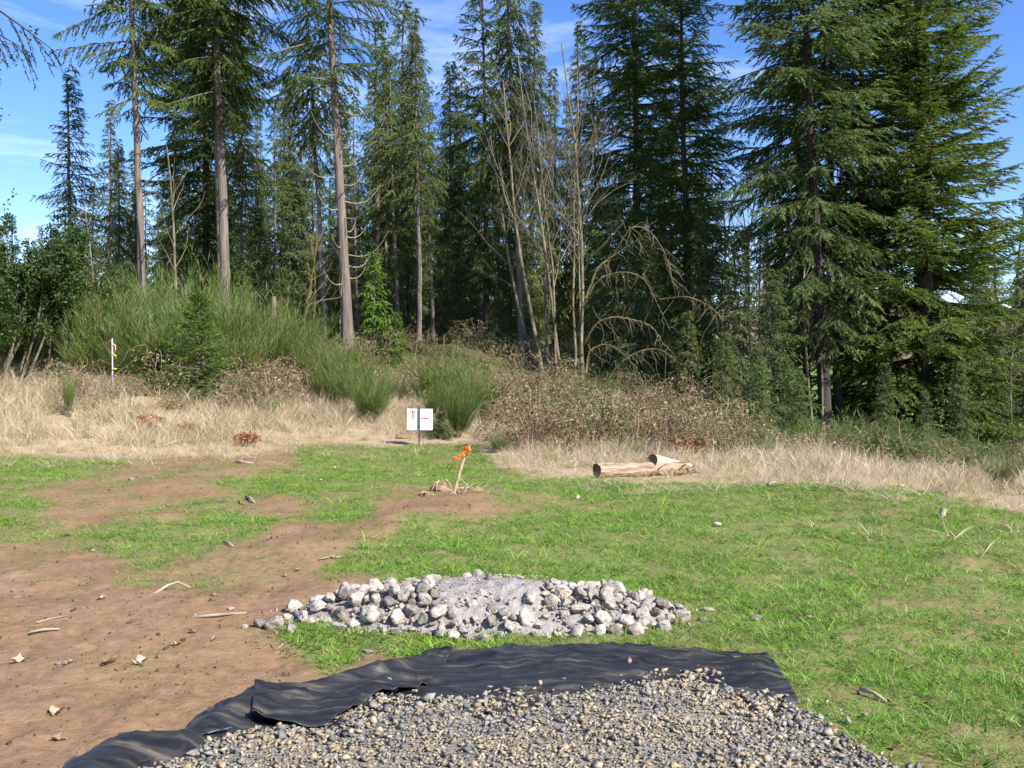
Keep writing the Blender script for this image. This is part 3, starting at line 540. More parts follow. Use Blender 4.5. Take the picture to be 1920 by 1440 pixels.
def h_flap(u, v, x, y):
    lift = 0.028 * (1 - sstep(u, 0.0, .55)) * sstep(v, 0, .25) * (1 - .35 * v)
    fold = 0.045 * np.exp(-((v - .20 - .15 * u) / .09) ** 2) * (1 - sstep(u, .75, 1)) + 0.018 * np.exp(-((v - .68 + .2 * u) / .08) ** 2) * (1 - u)
    lift = lift + 0.03 * np.exp(-(u / .05) ** 2) * sstep(v, 0.02, .3)
    crk = 0.016 * (fbm(x * 9, y * 12, 333, 3) - .5) * np.sin(np.clip(v, 0, 1) * np.pi)
    return 0.010 + lift + fold + crk
add_sheet('folded_flap', [(478, 1300), (560, 1281), (640, 1268), (720, 1254), (800, 1233), (850, 1234)], [(470, 1374), (540, 1376), (612, 1372), (650, 1352), (720, 1322), (800, 1300)], 90, 36, h_flap, 311, 0.02, fab)
def h_roll(u, v, x, y): return 0.03 + 0.055 * np.sin(v * np.pi) ** .8 * (1 - .6 * u)
add_sheet('rolled_edge', [(60, 1500), (160, 1440), (195, 1412), (225, 1398), (300, 1392), (360, 1388)], [(230, 1520), (262, 1452), (300, 1432), (350, 1412), (400, 1398), (440, 1388)], 60, 20, h_roll, 321, 0.006, fab)

# ------------------------------------------------------------------ rubble pile
pile = thing('rubble_pile', 'low heap of broken grey concrete rubble and dusty fines on the grass', 'rubble pile', (PILE_C[0], PILE_C[1], 0))
px_, py_ = np.meshgrid(np.linspace(-1.35, 1.35, 150) + PILE_C[0], np.linspace(-.62, .62, 80) + PILE_C[1])
p0_ = pile_h(px_, py_); dm_ = inpoly((HX + F * px_ / py_).ravel(), (HY + (CAMZ - p0_ * .86) / py_ * F).ravel(), [(770, 1020), (1035, 1020), (1020, 1120), (960, 1152), (860, 1160), (815, 1110)]).reshape(p0_.shape).astype(float)
for _ in range(10): dm_[1:-1, 1:-1] = (dm_[1:-1, 1:-1] * 2 + dm_[:-2, 1:-1] + dm_[2:, 1:-1] + dm_[1:-1, :-2] + dm_[1:-1, 2:]) / 6
ph = p0_ * (0.60 + .28 * dm_) + (fbm(px_ * 9, py_ * 9, 78, 4) - .5) * .035; zz = H(px_, py_) + np.where(pile_h(px_, py_) > .004, ph, -.06)
nr, nc = px_.shape; i = np.arange(nr - 1)[:, None] * nc; j = np.arange(nc - 1)[None]; Q = np.stack([i + j, i + j + 1, i + nc + j + 1, i + nc + j], -1).reshape(-1, 4)
V = np.stack([px_ - PILE_C[0], py_ - PILE_C[1], zz], -1)
link('dust_mound', mesh('dust_mound', V, Q, None, None, True, (M['dust'],)), pile)
rocks = []
for q in range(12):
    V, T = stone_mesh(400 + q, sub=3, cuts=16); g = rng_(900 + q)
    nn = norm(V); f_ = g.normal(0, 1, (6, 3)) * 5; V = V * (1 + .045 * sum(np.sin(V @ f_[k] + k) for k in range(6)) / 2)[:, None] + g.normal(0, .022, V.shape)
    me = mesh('rock', V, None, T, None, False, (M['rock'],)); rocks.append(me)
g = rng_(10); placed = []
DUSTY = [(770, 1040), (1035, 1040), (1020, 1120), (960, 1152), (860, 1160), (815, 1110)]      # the bare dusty face of the heap
def put_rock(x, y, r, parent, dz=None, name='rock'):
    z = HZ(x, y) + float(pile_h(x, y)) * 0.86 + r * (0.32 if dz is None else dz)
    loc = (x - PILE_C[0], y - PILE_C[1], z) if parent else (x, y, z)
    return link(name, rocks[g.integers(0, 12)], parent, loc, (g.normal(0, .5), g.normal(0, .5), g.uniform(0, 6.28)), (r * g.uniform(.9, 1.25), r * g.uniform(.85, 1.1), r * g.uniform(.85, 1.15)))
def try_rock(x, y, r, f=0.80):
    for (a, b_, c_) in placed:
        if (a - x) ** 2 + (b_ - y) ** 2 < (f * (r + c_)) ** 2: return False
    placed.append((x, y, r)); return True
# a few big blocks where the photo has them
for (bx, by, r) in ((665, 1128, .070), (703, 1102, .075), (733, 1082, .05), (797, 1125, .075), (992, 1138, .08), (945, 1158, .06), (1090, 1115, .075), (1080, 1175, .07), (1190, 1168, .075), (1245, 1155, .07), (1140, 1118, .07), (1140, 1090, .07), (1040, 1080, .06), (1075, 1090, .06), (515, 1152, .085), (487, 1146, .055), (545, 1180, .055), (523, 1180, .05), (850, 1190, .07), (1130, 1150, .08), (1160, 1125, .06)):
    yy = 6.12 + (1185 - by) / 115 * 0.70; xx = gx(bx, yy)
    if try_rock(xx, yy, r, .7): put_rock(xx, yy, r, pile)
tries = 0
while len(placed) < 298 and tries < 14000:
    tries += 1
    x = PILE_C[0] + g.uniform(-1.32, 1.32); y = PILE_C[1] + g.uniform(-.64, .55); xn = (x - PILE_C[0]) / PILE_A; yn = (y - PILE_C[1]) / PILE_B
    if xn * xn + yn * yn > 1.12 + .2 * g.uniform(): continue
    zt = HZ(x, y) + float(pile_h(x, y)) * .86; ppx = HX + F * x / y; ppy = HY + (CAMZ - zt) / y * F
    if inpoly(np.array([ppx]), np.array([ppy]), DUSTY)[0] and g.uniform() > .02: continue
    centre = False and (abs((x + .14) / .40) ** 2 + ((y - 6.62) / .36) ** 2) < 1          # the bare dusty middle
    if centre and g.uniform() > .035: continue
    r = (g.uniform(.048, .084) if tries < 1200 else g.uniform(.024, .055)) * (.6 if centre else 1)
    if try_rock(x, y, r, .62): put_rock(x, y, r, pile, g.uniform(-.35, .6))
GB = Geo(); g2 = rng_(12)
for q in range(2600):
    x = PILE_C[0] + g2.normal(0, .62); y = PILE_C[1] + g2.normal(0, .28); hp = float(pile_h(x, y)); dz_ = inpoly(np.array([HX + F * x / y]), np.array([HY + (CAMZ - .86 * hp) / y * F]), DUSTY)[0]
    if dz_ and g2.uniform() > .25: continue
    if hp < .01 and g2.uniform() > .15: continue
    V, T = sV[g2.integers(0, 14)]; r = g2.uniform(.004, .011) if (abs((x + .12) / .45) ** 2 + ((y - 6.86) / .42) ** 2) < 1 else g2.uniform(.006, .02); GB.add((V * r) @ euler_m(g2.uniform(0, 6, 3)).T + np.array([x - PILE_C[0], y - PILE_C[1], (.86 if dz_ else .6) * hp + r * .4]), None, T)
GB.V = [v for v in GB.V]; rub = mesh('rubble_crumbs', np.concatenate(GB.V) + np.array([0, 0, HZ(*PILE_C)]), None, np.concatenate(GB.T), None, False, (M['rock'],))
tag(link('rubble_crumbs', rub, pile), kind='stuff')

def loose(name, cat, px, py, r, label, mesh_=None, flat=1.0, group=None):
    p = gp(px, py); o = link(name, mesh_ or rocks[int(px) % 12], None, (p[0], p[1], HZ(*p) + r * .3 * flat), (.2, .1, px * .7), (r, r * .85, r * .8 * flat)); return tag(o, label, cat, group)
for (px, py, r, lb) in ((1317, 1168, .05, 'pale broken rock right of the rubble heap nearest the fabric'), (1328, 1138, .045, 'pale broken rock on the grass right of the rubble, the farther of two'), (1418, 1163, .06, 'dark grey rock casting shade on the grass right of the rubble'), (1232, 1097, .035, 'small white stone in the grass behind the right end of the rubble'),
                        (1275, 1146, .02, 'tiny white pebble just right of the rubble heap'), (460, 1181, .045, 'flat pinkish stone on bare soil left of the rubble'), (432, 1148, .03, 'thin pale stone flake left of the rubble'), (1345, 990, .07, 'whitish stone lying in the middle of the right lawn'), (600, 900, .05, 'pale stone in the lawn left of the orange ribbon stake'), (690, 1217, .05, 'half buried grey stone in grass below the rubble'),
                        (32, 1128, .03, 'small round stone on the bare soil at far left'), (107, 1252, .025, 'small grey pebble among dead leaves on the soil'), (245, 905, .07, 'brown stone on soil at the straw edge'), (405, 1249, .018, 'tiny round pebble on soil near the grass tuft'), (436, 1247, .016, 'tiny round pebble on soil nearer the fabric fold'), (1690, 905 + 20, .08, 'grey stone at the crest of the right lawn'), (1598, 1004, .04, 'small white stone half hidden in lawn grass at right')):
    loose('loose_stone', 'stone', px, py, r, lb, flat=.8)

# ------------------------------------------------------------------ conifers
def conifer(seed, Ht, zb, Rm, nb, prof='cone', droop=1.0, ks=.17, wid=.15, tilt=(-.22, .55), dens=1.0, tone0=.4, bare=.12, wood=True, gap=0.0):
    g = rng_(seed); G = Geo(); W = Geo(); ga = 2.39996
    for q in range(nb):
        u = ((q + g.uniform(0, 1)) / nb) ** 0.95; z = zb + (Ht - zb) * u
        if prof == 'cone': f_ = (1 - u) ** .8 * (0.75 + .25 * min(1, u / .12))
        elif prof == 'tall': f_ = ((1 - u) ** .55) * (.45 + .55 * min(1, u / .3))
        else: f_ = (1 - u) ** .5 * (.55 + .45 * math.sin(min(1, u * 2) * 1.57))
        if g.uniform() < gap: continue
        Lb = max(.25, Rm * f_ * g.uniform(.55, 1.12) * (.7 + .6 * float(vnoise(np.array(z * .45), np.array((ga * q % 6.283) * .9), seed)))); az = ga * q + g.normal(0, .35); el = tilt[0] + (tilt[1] - tilt[0]) * u ** 1.2 + g.normal(0, .17)
        o_ = np.array([math.cos(az), math.sin(az), 0]); sd = np.array([-o_[1], o_[0], 0])
        bend = g.normal(0, .12)
        def pos(t_): t_ = np.asarray(t_)[:, None]; return np.array([0, 0, z]) + o_ * Lb * t_ * math.cos(el) + sd * bend * Lb * t_ ** 2 + np.array([0, 0, 1]) * Lb * (math.sin(el) * t_ - .34 * droop * t_ ** 2 + .2 * t_ ** 3)
        n_ = max(4, int(Lb / .19 * dens)); tn = bare + (1 - bare) * (np.arange(n_) + g.uniform(0, 1, n_)) / n_; P_ = pos(tn); tan = norm(pos(tn + .02) - P_)
        P2 = np.repeat(P_, 2, 0); tan2 = np.repeat(tan, 2, 0); t2 = np.repeat(tn, 2); sg = np.tile([1, -1], n_)
        bl = np.minimum(1.15, (.42 * Lb * (1 - t2) ** .8 + .2)) * g.uniform(.5, 1.15, 2 * n_)
        hang = g.uniform(.1, 1.0, 2 * n_) * droop
        bd = norm(tan2 * .8 + sd * (sg * g.uniform(.45, .95, 2 * n_))[:, None] - np.array([0, 0, 1]) * hang[:, None] * .75)
        kn = np.maximum(4, (bl / (ks * .17) * dens).astype(int)); idx = np.repeat(np.arange(2 * n_), kn); tot = len(idx)
        qf = (np.arange(tot) - np.repeat(np.r_[0, np.cumsum(kn)[:-1]], kn) + g.uniform(0, 1, tot)) / kn[idx]
        kp = P2[idx] + bd[idx] * (bl[idx] * qf)[:, None] - np.array([0, 0, 1]) * (hang[idx] * .35 * bl[idx] * qf ** 2)[:, None]
        perp = norm(np.cross(bd[idx], np.array([0, 0, 1.]))); s2 = np.where(g.uniform(0, 1, tot) < .5, 1, -1) * g.uniform(.1, .9, tot)
        kd = norm(bd[idx] + perp * s2[:, None] + g.normal(0, .25, (tot, 3)) - np.array([0, 0, .2]) * droop) * (ks * g.uniform(.7, 1.3, tot))[:, None]
        up = norm(np.array([0, 0, 1.]) + g.normal(0, .75, (tot, 3))); ksd = norm(np.cross(kd, up)) * (ks * wid * g.uniform(.7, 1.3, tot))[:, None]
        tb = tone0 + g.normal(0, .12); G.needles(kp, kd, ksd, np.clip(tb + g.normal(0, .10, tot) + .18 * (t2[idx] - .5), 0, 1))
        if wood: W.tube(pos(np.linspace(0, .92, 5)), np.linspace(.012 + .011 * Lb, .004, 5), 3)
    return G, W
def trunk_geo(seed, Ht, r0, r1=.03, sides=12, flare=1.35, wob=.02):
    g = rng_(seed); G = Geo(); n = 22; t_ = np.linspace(0, 1, n) ** 1.2; pts = np.stack([np.cumsum(g.normal(0, wob, n)) * (t_ > 0), np.cumsum(g.normal(0, wob, n)) * (t_ > 0), t_ * Ht - .25], 1)
    rr = r0 + (r1 - r0) * t_ ** .85; rr[0] *= flare; rr[1] *= 1 + (flare - 1) * .5; G.tube(pts, rr, sides, .5, False, .05, g); return G
PRO = {}
def proto(key, mat, bark, seed, Ht, zb, Rm, nb, r0, limb=None, **kw):
    G, W = conifer(seed, Ht, zb, Rm, nb, **kw)
    PRO[key] = (G.mesh('crown', M[mat]), W.mesh('branches', M[limb or bark]) if W.n else None, trunk_geo(seed + 1, Ht * .985, r0).mesh('trunk', M[bark], True), r0, Ht)
proto('tallA', 'fir', 'bark', 1001, 29, 10.2, 3.9, 160, .22, prof='tall', droop=1.25, tone0=.44, ks=.15, gap=.12, limb='bark')
proto('tallB', 'fir', 'bark', 1011, 29, 9.5, 4.5, 200, .25, prof='tall', droop=1.25, tone0=.42, ks=.15, gap=.1, limb='bark')
proto('sparse', 'fir_blue', 'bark', 1021, 28, 9.5, 5.0, 92, .23, prof='tall', droop=1.0, tone0=.5, ks=.14, tilt=(-.05, .6), limb='bark')
proto('slim', 'fir_olive', 'bark', 1031, 15, 6.2, 1.9, 120, .12, prof='tall', droop=1.5, tone0=.45, ks=.12, bare=.05, gap=.1)
proto('slimB', 'fir', 'bark', 1041, 15, 3.6, 2.0, 130, .12, prof='tall', droop=1.4, tone0=.48, ks=.12, gap=.3)
proto('spire', 'fir', 'bark', 1051, 18, 7.2, 2.7, 190, .18, prof='cone', droop=1.9, tone0=.45, ks=.13, tilt=(-.3, .5))
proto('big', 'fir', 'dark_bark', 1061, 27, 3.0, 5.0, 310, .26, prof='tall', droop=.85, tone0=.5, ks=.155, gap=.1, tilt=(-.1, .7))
proto('dense', 'fir', 'shade_bark', 1071, 31, .5, 5.2, 600, .42, prof='cone', droop=.6, tone0=.45, ks=.165, tilt=(-.05, .95))
proto('dark', 'fir_blue', 'shade_bark', 1081, 26, 3.4, 3.9, 230, .27, prof='tall', droop=.95, tone0=.42, ks=.155, gap=.22)
proto('forest', 'fir_blue', 'dark_bark', 1091, 20, 2.4, 2.8, 190, .2, prof='cone', droop=1.5, tone0=.64, ks=.15, gap=.18)  # forest leaf tones raised to stand in for sunlight the front trees block
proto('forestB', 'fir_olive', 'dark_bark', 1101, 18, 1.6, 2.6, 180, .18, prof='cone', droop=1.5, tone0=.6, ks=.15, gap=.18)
proto('young', 'fir_olive', 'bark', 1111, 13.5, 1.2, 2.6, 200, .13, prof='cone', droop=1.2, tone0=.42, ks=.12, tilt=(-.15, .6), gap=.15)
proto('understory', 'fir_blue', 'dark_bark', 1121, 6, .15, 1.9, 120, .07, prof='cone', droop=1.2, tone0=.62, ks=.10, tilt=(-.1, .5))  # understory tone lifted too, sunlight put into the leaf colour
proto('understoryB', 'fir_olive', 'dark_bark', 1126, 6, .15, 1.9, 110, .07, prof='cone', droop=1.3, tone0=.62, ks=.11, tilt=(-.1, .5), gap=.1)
proto('sapling', 'sapling', 'bark', 1131, 2.9, .08, 1.35, 95, .035, prof='cone', droop=.5, tone0=.55, ks=.075, wid=.17, tilt=(.05, .75), bare=.05)
proto('cedar', 'cedar', 'bark', 1141, 4.2, .1, 1.0, 80, .04, prof='tall', droop=1.3, tone0=.5, ks=.09, wid=.26, tilt=(.1, .7), bare=.05, gap=.15)
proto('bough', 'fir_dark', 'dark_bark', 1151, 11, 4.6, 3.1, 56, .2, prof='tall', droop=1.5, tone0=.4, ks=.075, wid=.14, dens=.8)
NAMES = dict(sapling='fir_sapling', cedar='cedar_sapling', understory='young_fir', understoryB='young_fir', young='fir_tree')
def plant(key, px, d, label, Ht=None, lean=0.0, r=None, group=None, rz=None, wide=None, cat='tree', name=None, crown=None, off=0.0):
    cm, wm, tm, r0, H0 = PRO[key]; x = gx(px, d); s = (Ht or H0) / H0; w_ = wide or s
    root = thing(name or NAMES.get(key, 'fir_tree'), label, cat, (x, d, HZ(x, d) - off), group)
    rz = px * 1.37 if rz is None else rz
    root.rotation_euler = (Matrix.Rotation(-R(lean), 3, 'Y') @ Matrix.Rotation(rz, 3, 'Z')).to_euler()
    k_ = (r / r0) if r else w_
    link('trunk', tm, root, None, None, (k_, k_, s)); link('crown', cm, root, None, None, (w_, w_, s))
    if wm: tag(link('limbs', wm, root, None, None, (w_, w_, s)), kind='stuff')
    return root
plant('tallA', 271, 42, 'tall limbed-up fir with bare grey trunk, leftmost of the big trunks', lean=2.0, r=.19)
plant('tallB', 424, 43, 'thick pale fir trunk of the close pair rising behind the broom', 30, lean=1.6, r=.25)
plant('tallA', 413, 45, 'slimmer fir trunk tucked against the left of the thick pale trunk', 29, lean=1.2, r=.17, rz=2.2)
plant('big', 389, 53, 'dark fir with shaded trunk just left of the paired pale trunks', 28, lean=.3, r=.27)
T3 = plant('sparse', 653, 41, 'tall fir with bare trunk and upcurved dead limbs left of the sign', 29, lean=3.0, r=.235, rz=0.4)
plant('slim', 612, 46, 'thin fir trunk with olive crown left of the dead-limbed fir', 19.5, lean=3.0, r=.15)
plant('slimB', 746, 50, 'slender fir pole, left of two behind the sign, narrow crown', 15.5, lean=1.8, r=.125)
plant('slim', 785, 42, 'slender fir pole directly above the sign, right of two', 13.2, lean=.6, r=.12, wide=.95)
plant('slimB', 768, 58, 'thin shaded fir between the two slender poles above the sign', 16, lean=1, r=.13, rz=1.0)
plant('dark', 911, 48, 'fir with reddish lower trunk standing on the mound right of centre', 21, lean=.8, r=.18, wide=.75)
plant('spire', 981, 42, 'spire-crowned fir with grey trunk left of the bare maples', 18.5, lean=2.2, r=.19)
plant('big', 1195, 47, 'broad tall fir behind the bare maples', 28, lean=.5, r=.26)
plant('big', 1292, 43, 'broad green fir right of the bare maples with sky beyond', 22, lean=1.2, r=.22, rz=4.0, wide=.78)
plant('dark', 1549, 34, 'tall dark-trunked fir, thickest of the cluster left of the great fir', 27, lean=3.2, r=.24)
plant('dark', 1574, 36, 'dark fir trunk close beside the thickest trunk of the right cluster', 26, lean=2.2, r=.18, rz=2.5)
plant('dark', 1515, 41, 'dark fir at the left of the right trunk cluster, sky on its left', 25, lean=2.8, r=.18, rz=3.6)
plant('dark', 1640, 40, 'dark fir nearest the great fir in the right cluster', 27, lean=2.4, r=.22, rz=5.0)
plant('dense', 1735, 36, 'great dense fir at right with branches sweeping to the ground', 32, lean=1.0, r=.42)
plant('young', 1945, 40, 'shorter fir cut by the right edge of the picture', 12.5, r=.2)
plant('young', 140, 46, 'pointed young fir standing against the sky at left', 13.2, lean=.5, r=.14)
plant('sapling', 375, 27.6, 'bright green fir sapling in the dry grass before the broom', 2.9)
plant('cedar', 704, 38, 'yellow-green cedar sapling beside the slender poles', 3.7)
plant('cedar', 745, 37, 'low yellow-green cedar bush at the foot of the slender poles', 2.0, rz=2.0, wide=.55)
plant('sapling', 826, 24.5, 'tiny bright fir seedling right of the sign', .62, wide=.4)
for (px, d, h_, lb) in ((1450, 30.5, 5.0, 'bushy young fir left of the dark trunk cluster, the tallest there'), (1385, 34, 6.6, 'young fir behind the bramble bank at right of the arching limbs'), (1330, 37, 8.0, 'young fir filling the gap under the broad green fir'), (1500, 29, 2.2, 'low young fir at the foot of the dark trunk cluster'), (1420, 27.5, 2.6, 'low young fir spreading beside the brambles'),
                        (1660, 32, 3.0, 'low young fir under the left skirts of the great fir'), (1800, 32, 3.4, 'young fir under the right skirts of the great fir'), (1735, 31, 2.3, 'low young fir in front of the great fir trunk'), (1865, 36, 4.5, 'young fir in front of the pasture at the right edge'), (1150, 39, 7.5, 'dark young fir in the shade behind the arching mossy limbs'), (1210, 37, 6.0, 'dark young fir behind the right end of the mossy limbs'), (1600, 42, 5.0, 'young fir glimpsed behind the dark trunk cluster'), (560, 50, 8, 'young fir filling the gap left of the thin olive-crowned fir'), (860, 55, 9, 'young fir in shade left of the reddish trunk'), (480, 49, 7, 'young fir right of the paired pale trunks'), (960, 52, 6.5, 'young fir behind the foot of the spire-crowned fir')):
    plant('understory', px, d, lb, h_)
for (px, d, h_, lb) in ((530, 46, 4.0, 'light olive young fir between the paired trunks and thin fir'), (590, 50, 5.0, 'light olive young fir just left of the dead-limbed fir'), (690, 47, 3.6, 'light olive young fir behind the cedar sapling'), (830, 50, 5.5, 'light olive young fir on the mound behind the sign'), (890, 53, 3.2, 'low olive young fir left of the reddish trunk'), (1050, 44, 3.6, 'light olive young fir behind the bare maple stems'), (450, 47, 4.4, 'light olive young fir right of the thick pale trunk'), (310, 46, 5.0, 'light olive young fir behind the broom near the leftmost trunk'), (240, 44, 4.2, 'light olive young fir left of the leftmost trunk foot'), (765, 52, 5.2, 'light olive young fir between the slender poles'), (640, 56, 6.5, 'light olive young fir behind the dead-limbed fir'), (935, 47, 3.0, 'low olive young fir right of the reddish trunk'), (990, 56, 7.0, 'tallish olive young fir behind the spire-crowned fir trunk'), (1240, 40, 4.5, 'light olive young fir among the mossy arching limbs'), (1360, 30, 3.0, 'light olive young fir at the right end of the bramble bank'), (1290, 34, 3.6, 'light olive young fir below the broad green fir')):
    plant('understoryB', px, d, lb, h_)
for (key, px, d, h_, r, lb) in (('slim', 455, 50, 15, .11, 'slim pole fir just right of the paired pale trunks'), ('slimB', 515, 52, 13, .1, 'slim pole fir behind the short broken snag'), ('slim', 545, 55, 15, .11, 'slim pole fir left of the mossy forked alder'), ('slimB', 672, 50, 13, .1, 'slim pole fir close right of the dead-limbed fir'), ('slim', 725, 56, 16, .11, 'slim pole fir left of the slender poles behind the sign'), ('slimB', 812, 48, 12.5, .1, 'slim pole fir right of the pole above the sign'), ('slim', 845, 54, 15.5, .12, 'slim pole fir over the mound behind the sign'), ('slimB', 938, 53, 14, .11, 'slim pole fir between the reddish trunk and the spire-crowned fir'), ('slimB', 330, 52, 12, .1, 'slim pole fir beside the thin bare alder at left'), ('slim', 225, 54, 11, .1, 'slim pole fir left of the leftmost big trunk'), ('young', 1868, 50, 12, .15, 'middling fir behind the right skirts of the great fir'), ('young', 1915, 47, 9.5, .14, 'small fir filling the gap at the right edge'), ('forestB', 1830, 62, 13, .16, 'olive fir beyond the great fir, over the pasture'), ('forest', 1480, 54, 11, .15, 'middling fir left of the dark trunk cluster'), ('forestB', 1600, 58, 12, .15, 'olive fir seen through the dark trunk cluster')):
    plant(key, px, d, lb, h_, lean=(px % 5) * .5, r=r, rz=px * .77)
# the forest behind, trees nothing tells apart
g = rng_(14); spots = []
for (lo, hi_, d0, d1, cnt, ht) in ((180, 560, 58, 90, 14, (13, 19)), (560, 900, 56, 92, 16, (13, 21)), (860, 1330, 56, 90, 15, (14, 21)), (-120, 200, 60, 95, 8, (8, 12)), (-150, 260, 52, 75, 12, (5, 8.5)), (200, 1300, 95, 125, 16, (12, 19)), (230, 1300, 55, 80, 34, (6, 10)), (200, 1300, 62, 90, 30, (8, 12))):
    for q in range(cnt): spots.append((lo + (hi_ - lo) * (q + g.uniform(.1, .9)) / cnt, g.uniform(d0, d1), g.uniform(*ht)))
for (px, d, h_) in spots:
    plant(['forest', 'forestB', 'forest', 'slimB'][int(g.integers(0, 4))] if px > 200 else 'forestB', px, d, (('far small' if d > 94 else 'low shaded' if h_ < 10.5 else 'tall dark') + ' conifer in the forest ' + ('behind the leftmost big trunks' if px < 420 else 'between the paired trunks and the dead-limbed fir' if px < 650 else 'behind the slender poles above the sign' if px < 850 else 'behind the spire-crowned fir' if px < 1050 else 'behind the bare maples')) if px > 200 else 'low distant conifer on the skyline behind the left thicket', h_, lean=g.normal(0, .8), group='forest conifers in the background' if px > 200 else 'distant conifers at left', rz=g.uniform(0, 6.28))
for (px, d, h_) in ((1480, 150, 8), (1620, 146, 9), (1700, 150, 8), (1900, 148, 10), (1380, 150, 10), (1960, 155, 11), (1810, 152, 7)) + tuple((float(g.uniform(1220, 2080)), float(g.uniform(140, 185)), float(g.uniform(11, 18))) for q in range(30)):
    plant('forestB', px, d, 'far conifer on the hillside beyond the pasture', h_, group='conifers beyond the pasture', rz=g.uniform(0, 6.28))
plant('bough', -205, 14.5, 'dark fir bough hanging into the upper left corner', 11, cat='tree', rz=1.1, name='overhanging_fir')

# upcurved dead limbs on the dead-limbed fir
g = rng_(15)
for q in range(20):
    z = 2.5 + q * .38 + g.uniform(0, .2); az = g.normal(-.2, .6) if q % 4 else g.uniform(2.5, 4); l_ = g.uniform(.7, 2.2); t_ = np.linspace(0, 1, 8); G = Geo()
    pts = np.stack([np.cos(az) * l_ * t_ ** .9, np.sin(az) * l_ * t_ ** .9, z - .35 * np.sin(t_ * 2.2) * l_ * .5 + .55 * l_ * t_ ** 2.6], 1)
    G.tube(pts, np.linspace(.028, .007, 8), 5); link('dead_limb', G.mesh('dead_limb', M['deadwood'], True), T3)

# ------------------------------------------------------------------ bare broadleaf trees
def bare_tree(seed, stems, spread=.35, levels=3, twigs=1.0, up=.55, kids=(9, 6, 5)):
    g = rng_(seed); B = Geo(); stemsG = []
    def grow(p, dv, Ln, r0, lv, G):
        n_ = 7 if lv < 2 else 4; pts = [p]; v = dv.copy()
        for k in range(n_): v = norm(v + g.normal(0, .13 if lv else .05, 3) + np.array([0, 0, .05 * up * (1 + lv)])); pts.append(pts[-1] + v * Ln / n_)
        pts = np.array(pts); rr = np.linspace(r0, r0 * (.25 if lv else .35), n_ + 1); G.tube(pts, rr, (8, 5, 3, 3)[lv], g.uniform(.2, .8))
        if lv >= levels: return
        for k in range(int(kids[min(lv, 2)] * (twigs if lv else 1))):
            t_ = g.uniform(.35 if lv == 0 else .2, .98); i_ = min(n_ - 1, int(t_ * n_)); q = pts[i_] + (pts[i_ + 1] - pts[i_]) * (t_ * n_ - i_); tv = norm(pts[i_ + 1] - pts[i_])
            sd = norm(np.cross(tv, g.normal(0, 1, 3))); nv = norm(tv * g.uniform(.5, .9) + sd * g.uniform(.35, .8) + np.array([0, 0, .25 * up]))
            grow(q, nv, Ln * g.uniform(.22, .42) * (1.15 - .5 * t_), r0 * (1 - .65 * t_) * g.uniform(.35, .6), lv + 1, B)
    for (bx, by, dx, dy, Ln, r0) in stems:
        G = Geo(); grow(np.array([bx, by, -.25]), norm(np.array([dx, dy, 1.])), Ln, r0, 0, G); stemsG.append(G)
    return stemsG, B
def plant_bare(name, seed, px, d, stems, label, bark='alder', twig='twig', group=None, **kw):
    sg, B = bare_tree(seed, stems, **kw); x = gx(px, d); root = thing(name, label, 'tree', (x, d, HZ(x, d)), group)
    for G in sg: link('stem' if len(sg) > 1 else 'trunk', G.mesh('stem', M[bark], True), root)
    link('twigs', B.mesh('twigs', M[twig]), root); return root
plant_bare('bare_maple', 51, 1093, 34, [(0, 0, -.01, 0, 12.5, .07), (-.3, .3, -.04, .05, 11.5, .055), (-.6, .5, -.07, .0, 12, .06), (-.8, -.1, -.10, .05, 10.5, .045), (.1, .4, .04, .1, 10, .04)], 'clump of bare pale maple stems with fine twigs right of centre', kids=(12, 8, 5))
plant_bare('bare_maple', 52, 1022, 39, [(0, 0, -.16, 0, 12, .09), (.2, .4, -.06, .05, 11, .07)], 'bare maple with two leaning stems left of the pale maple clump', kids=(12, 7, 5))
plant_bare('bare_alder', 53, 1005, 41.5, [(0, 0, -.28, .02, 10, .08)], 'crooked bare alder leaning left across the spire-crowned fir', kids=(9, 5, 4))
plant_bare('bare_alder', 54, 338, 40, [(0, 0, -.06, 0, 8.5, .075)], 'thin bare alder between the leftmost trunk and the paired trunks', kids=(9, 5, 4))
plant_bare('bare_alder', 55, 568, 44, [(0, 0, .0, 0, 6.0, .08), (.2, .2, .22, 0, 5, .06)], 'mossy yellowish alder with forked stem left of the thin fir trunk', bark='moss', kids=(9, 5, 4))
plant_bare('bare_alder', 56, 640, 39, [(0, 0, -.04, 0, 4.2, .035)], 'thin white bare pole between the thin fir and dead-limbed fir', bark='twig', kids=(2, 2, 2))
plant_bare('bare_alder', 57, 772, 36, [(0, 0, .1, 0, 2.4, .03)], 'short white bare sapling left of the pole above the sign', bark='twig', kids=(3, 2, 2))
plant_bare('bare_alder', 58, 180, 38, [(0, 0, .04, 0, 6, .05)], 'bare branching sapling left of the leftmost big trunk', kids=(10, 6, 4))
AL = []
for q in range(3):
    sg, B = bare_tree(70 + q, [(0, 0, .02 * (q - 1), 0, 14.5, .11)], kids=(12, 7, 4)); AL.append((sg[0].mesh('trunk', M['shade_bark'], True), B.mesh('twigs', M['dark_twig'])))
g = rng_(22)
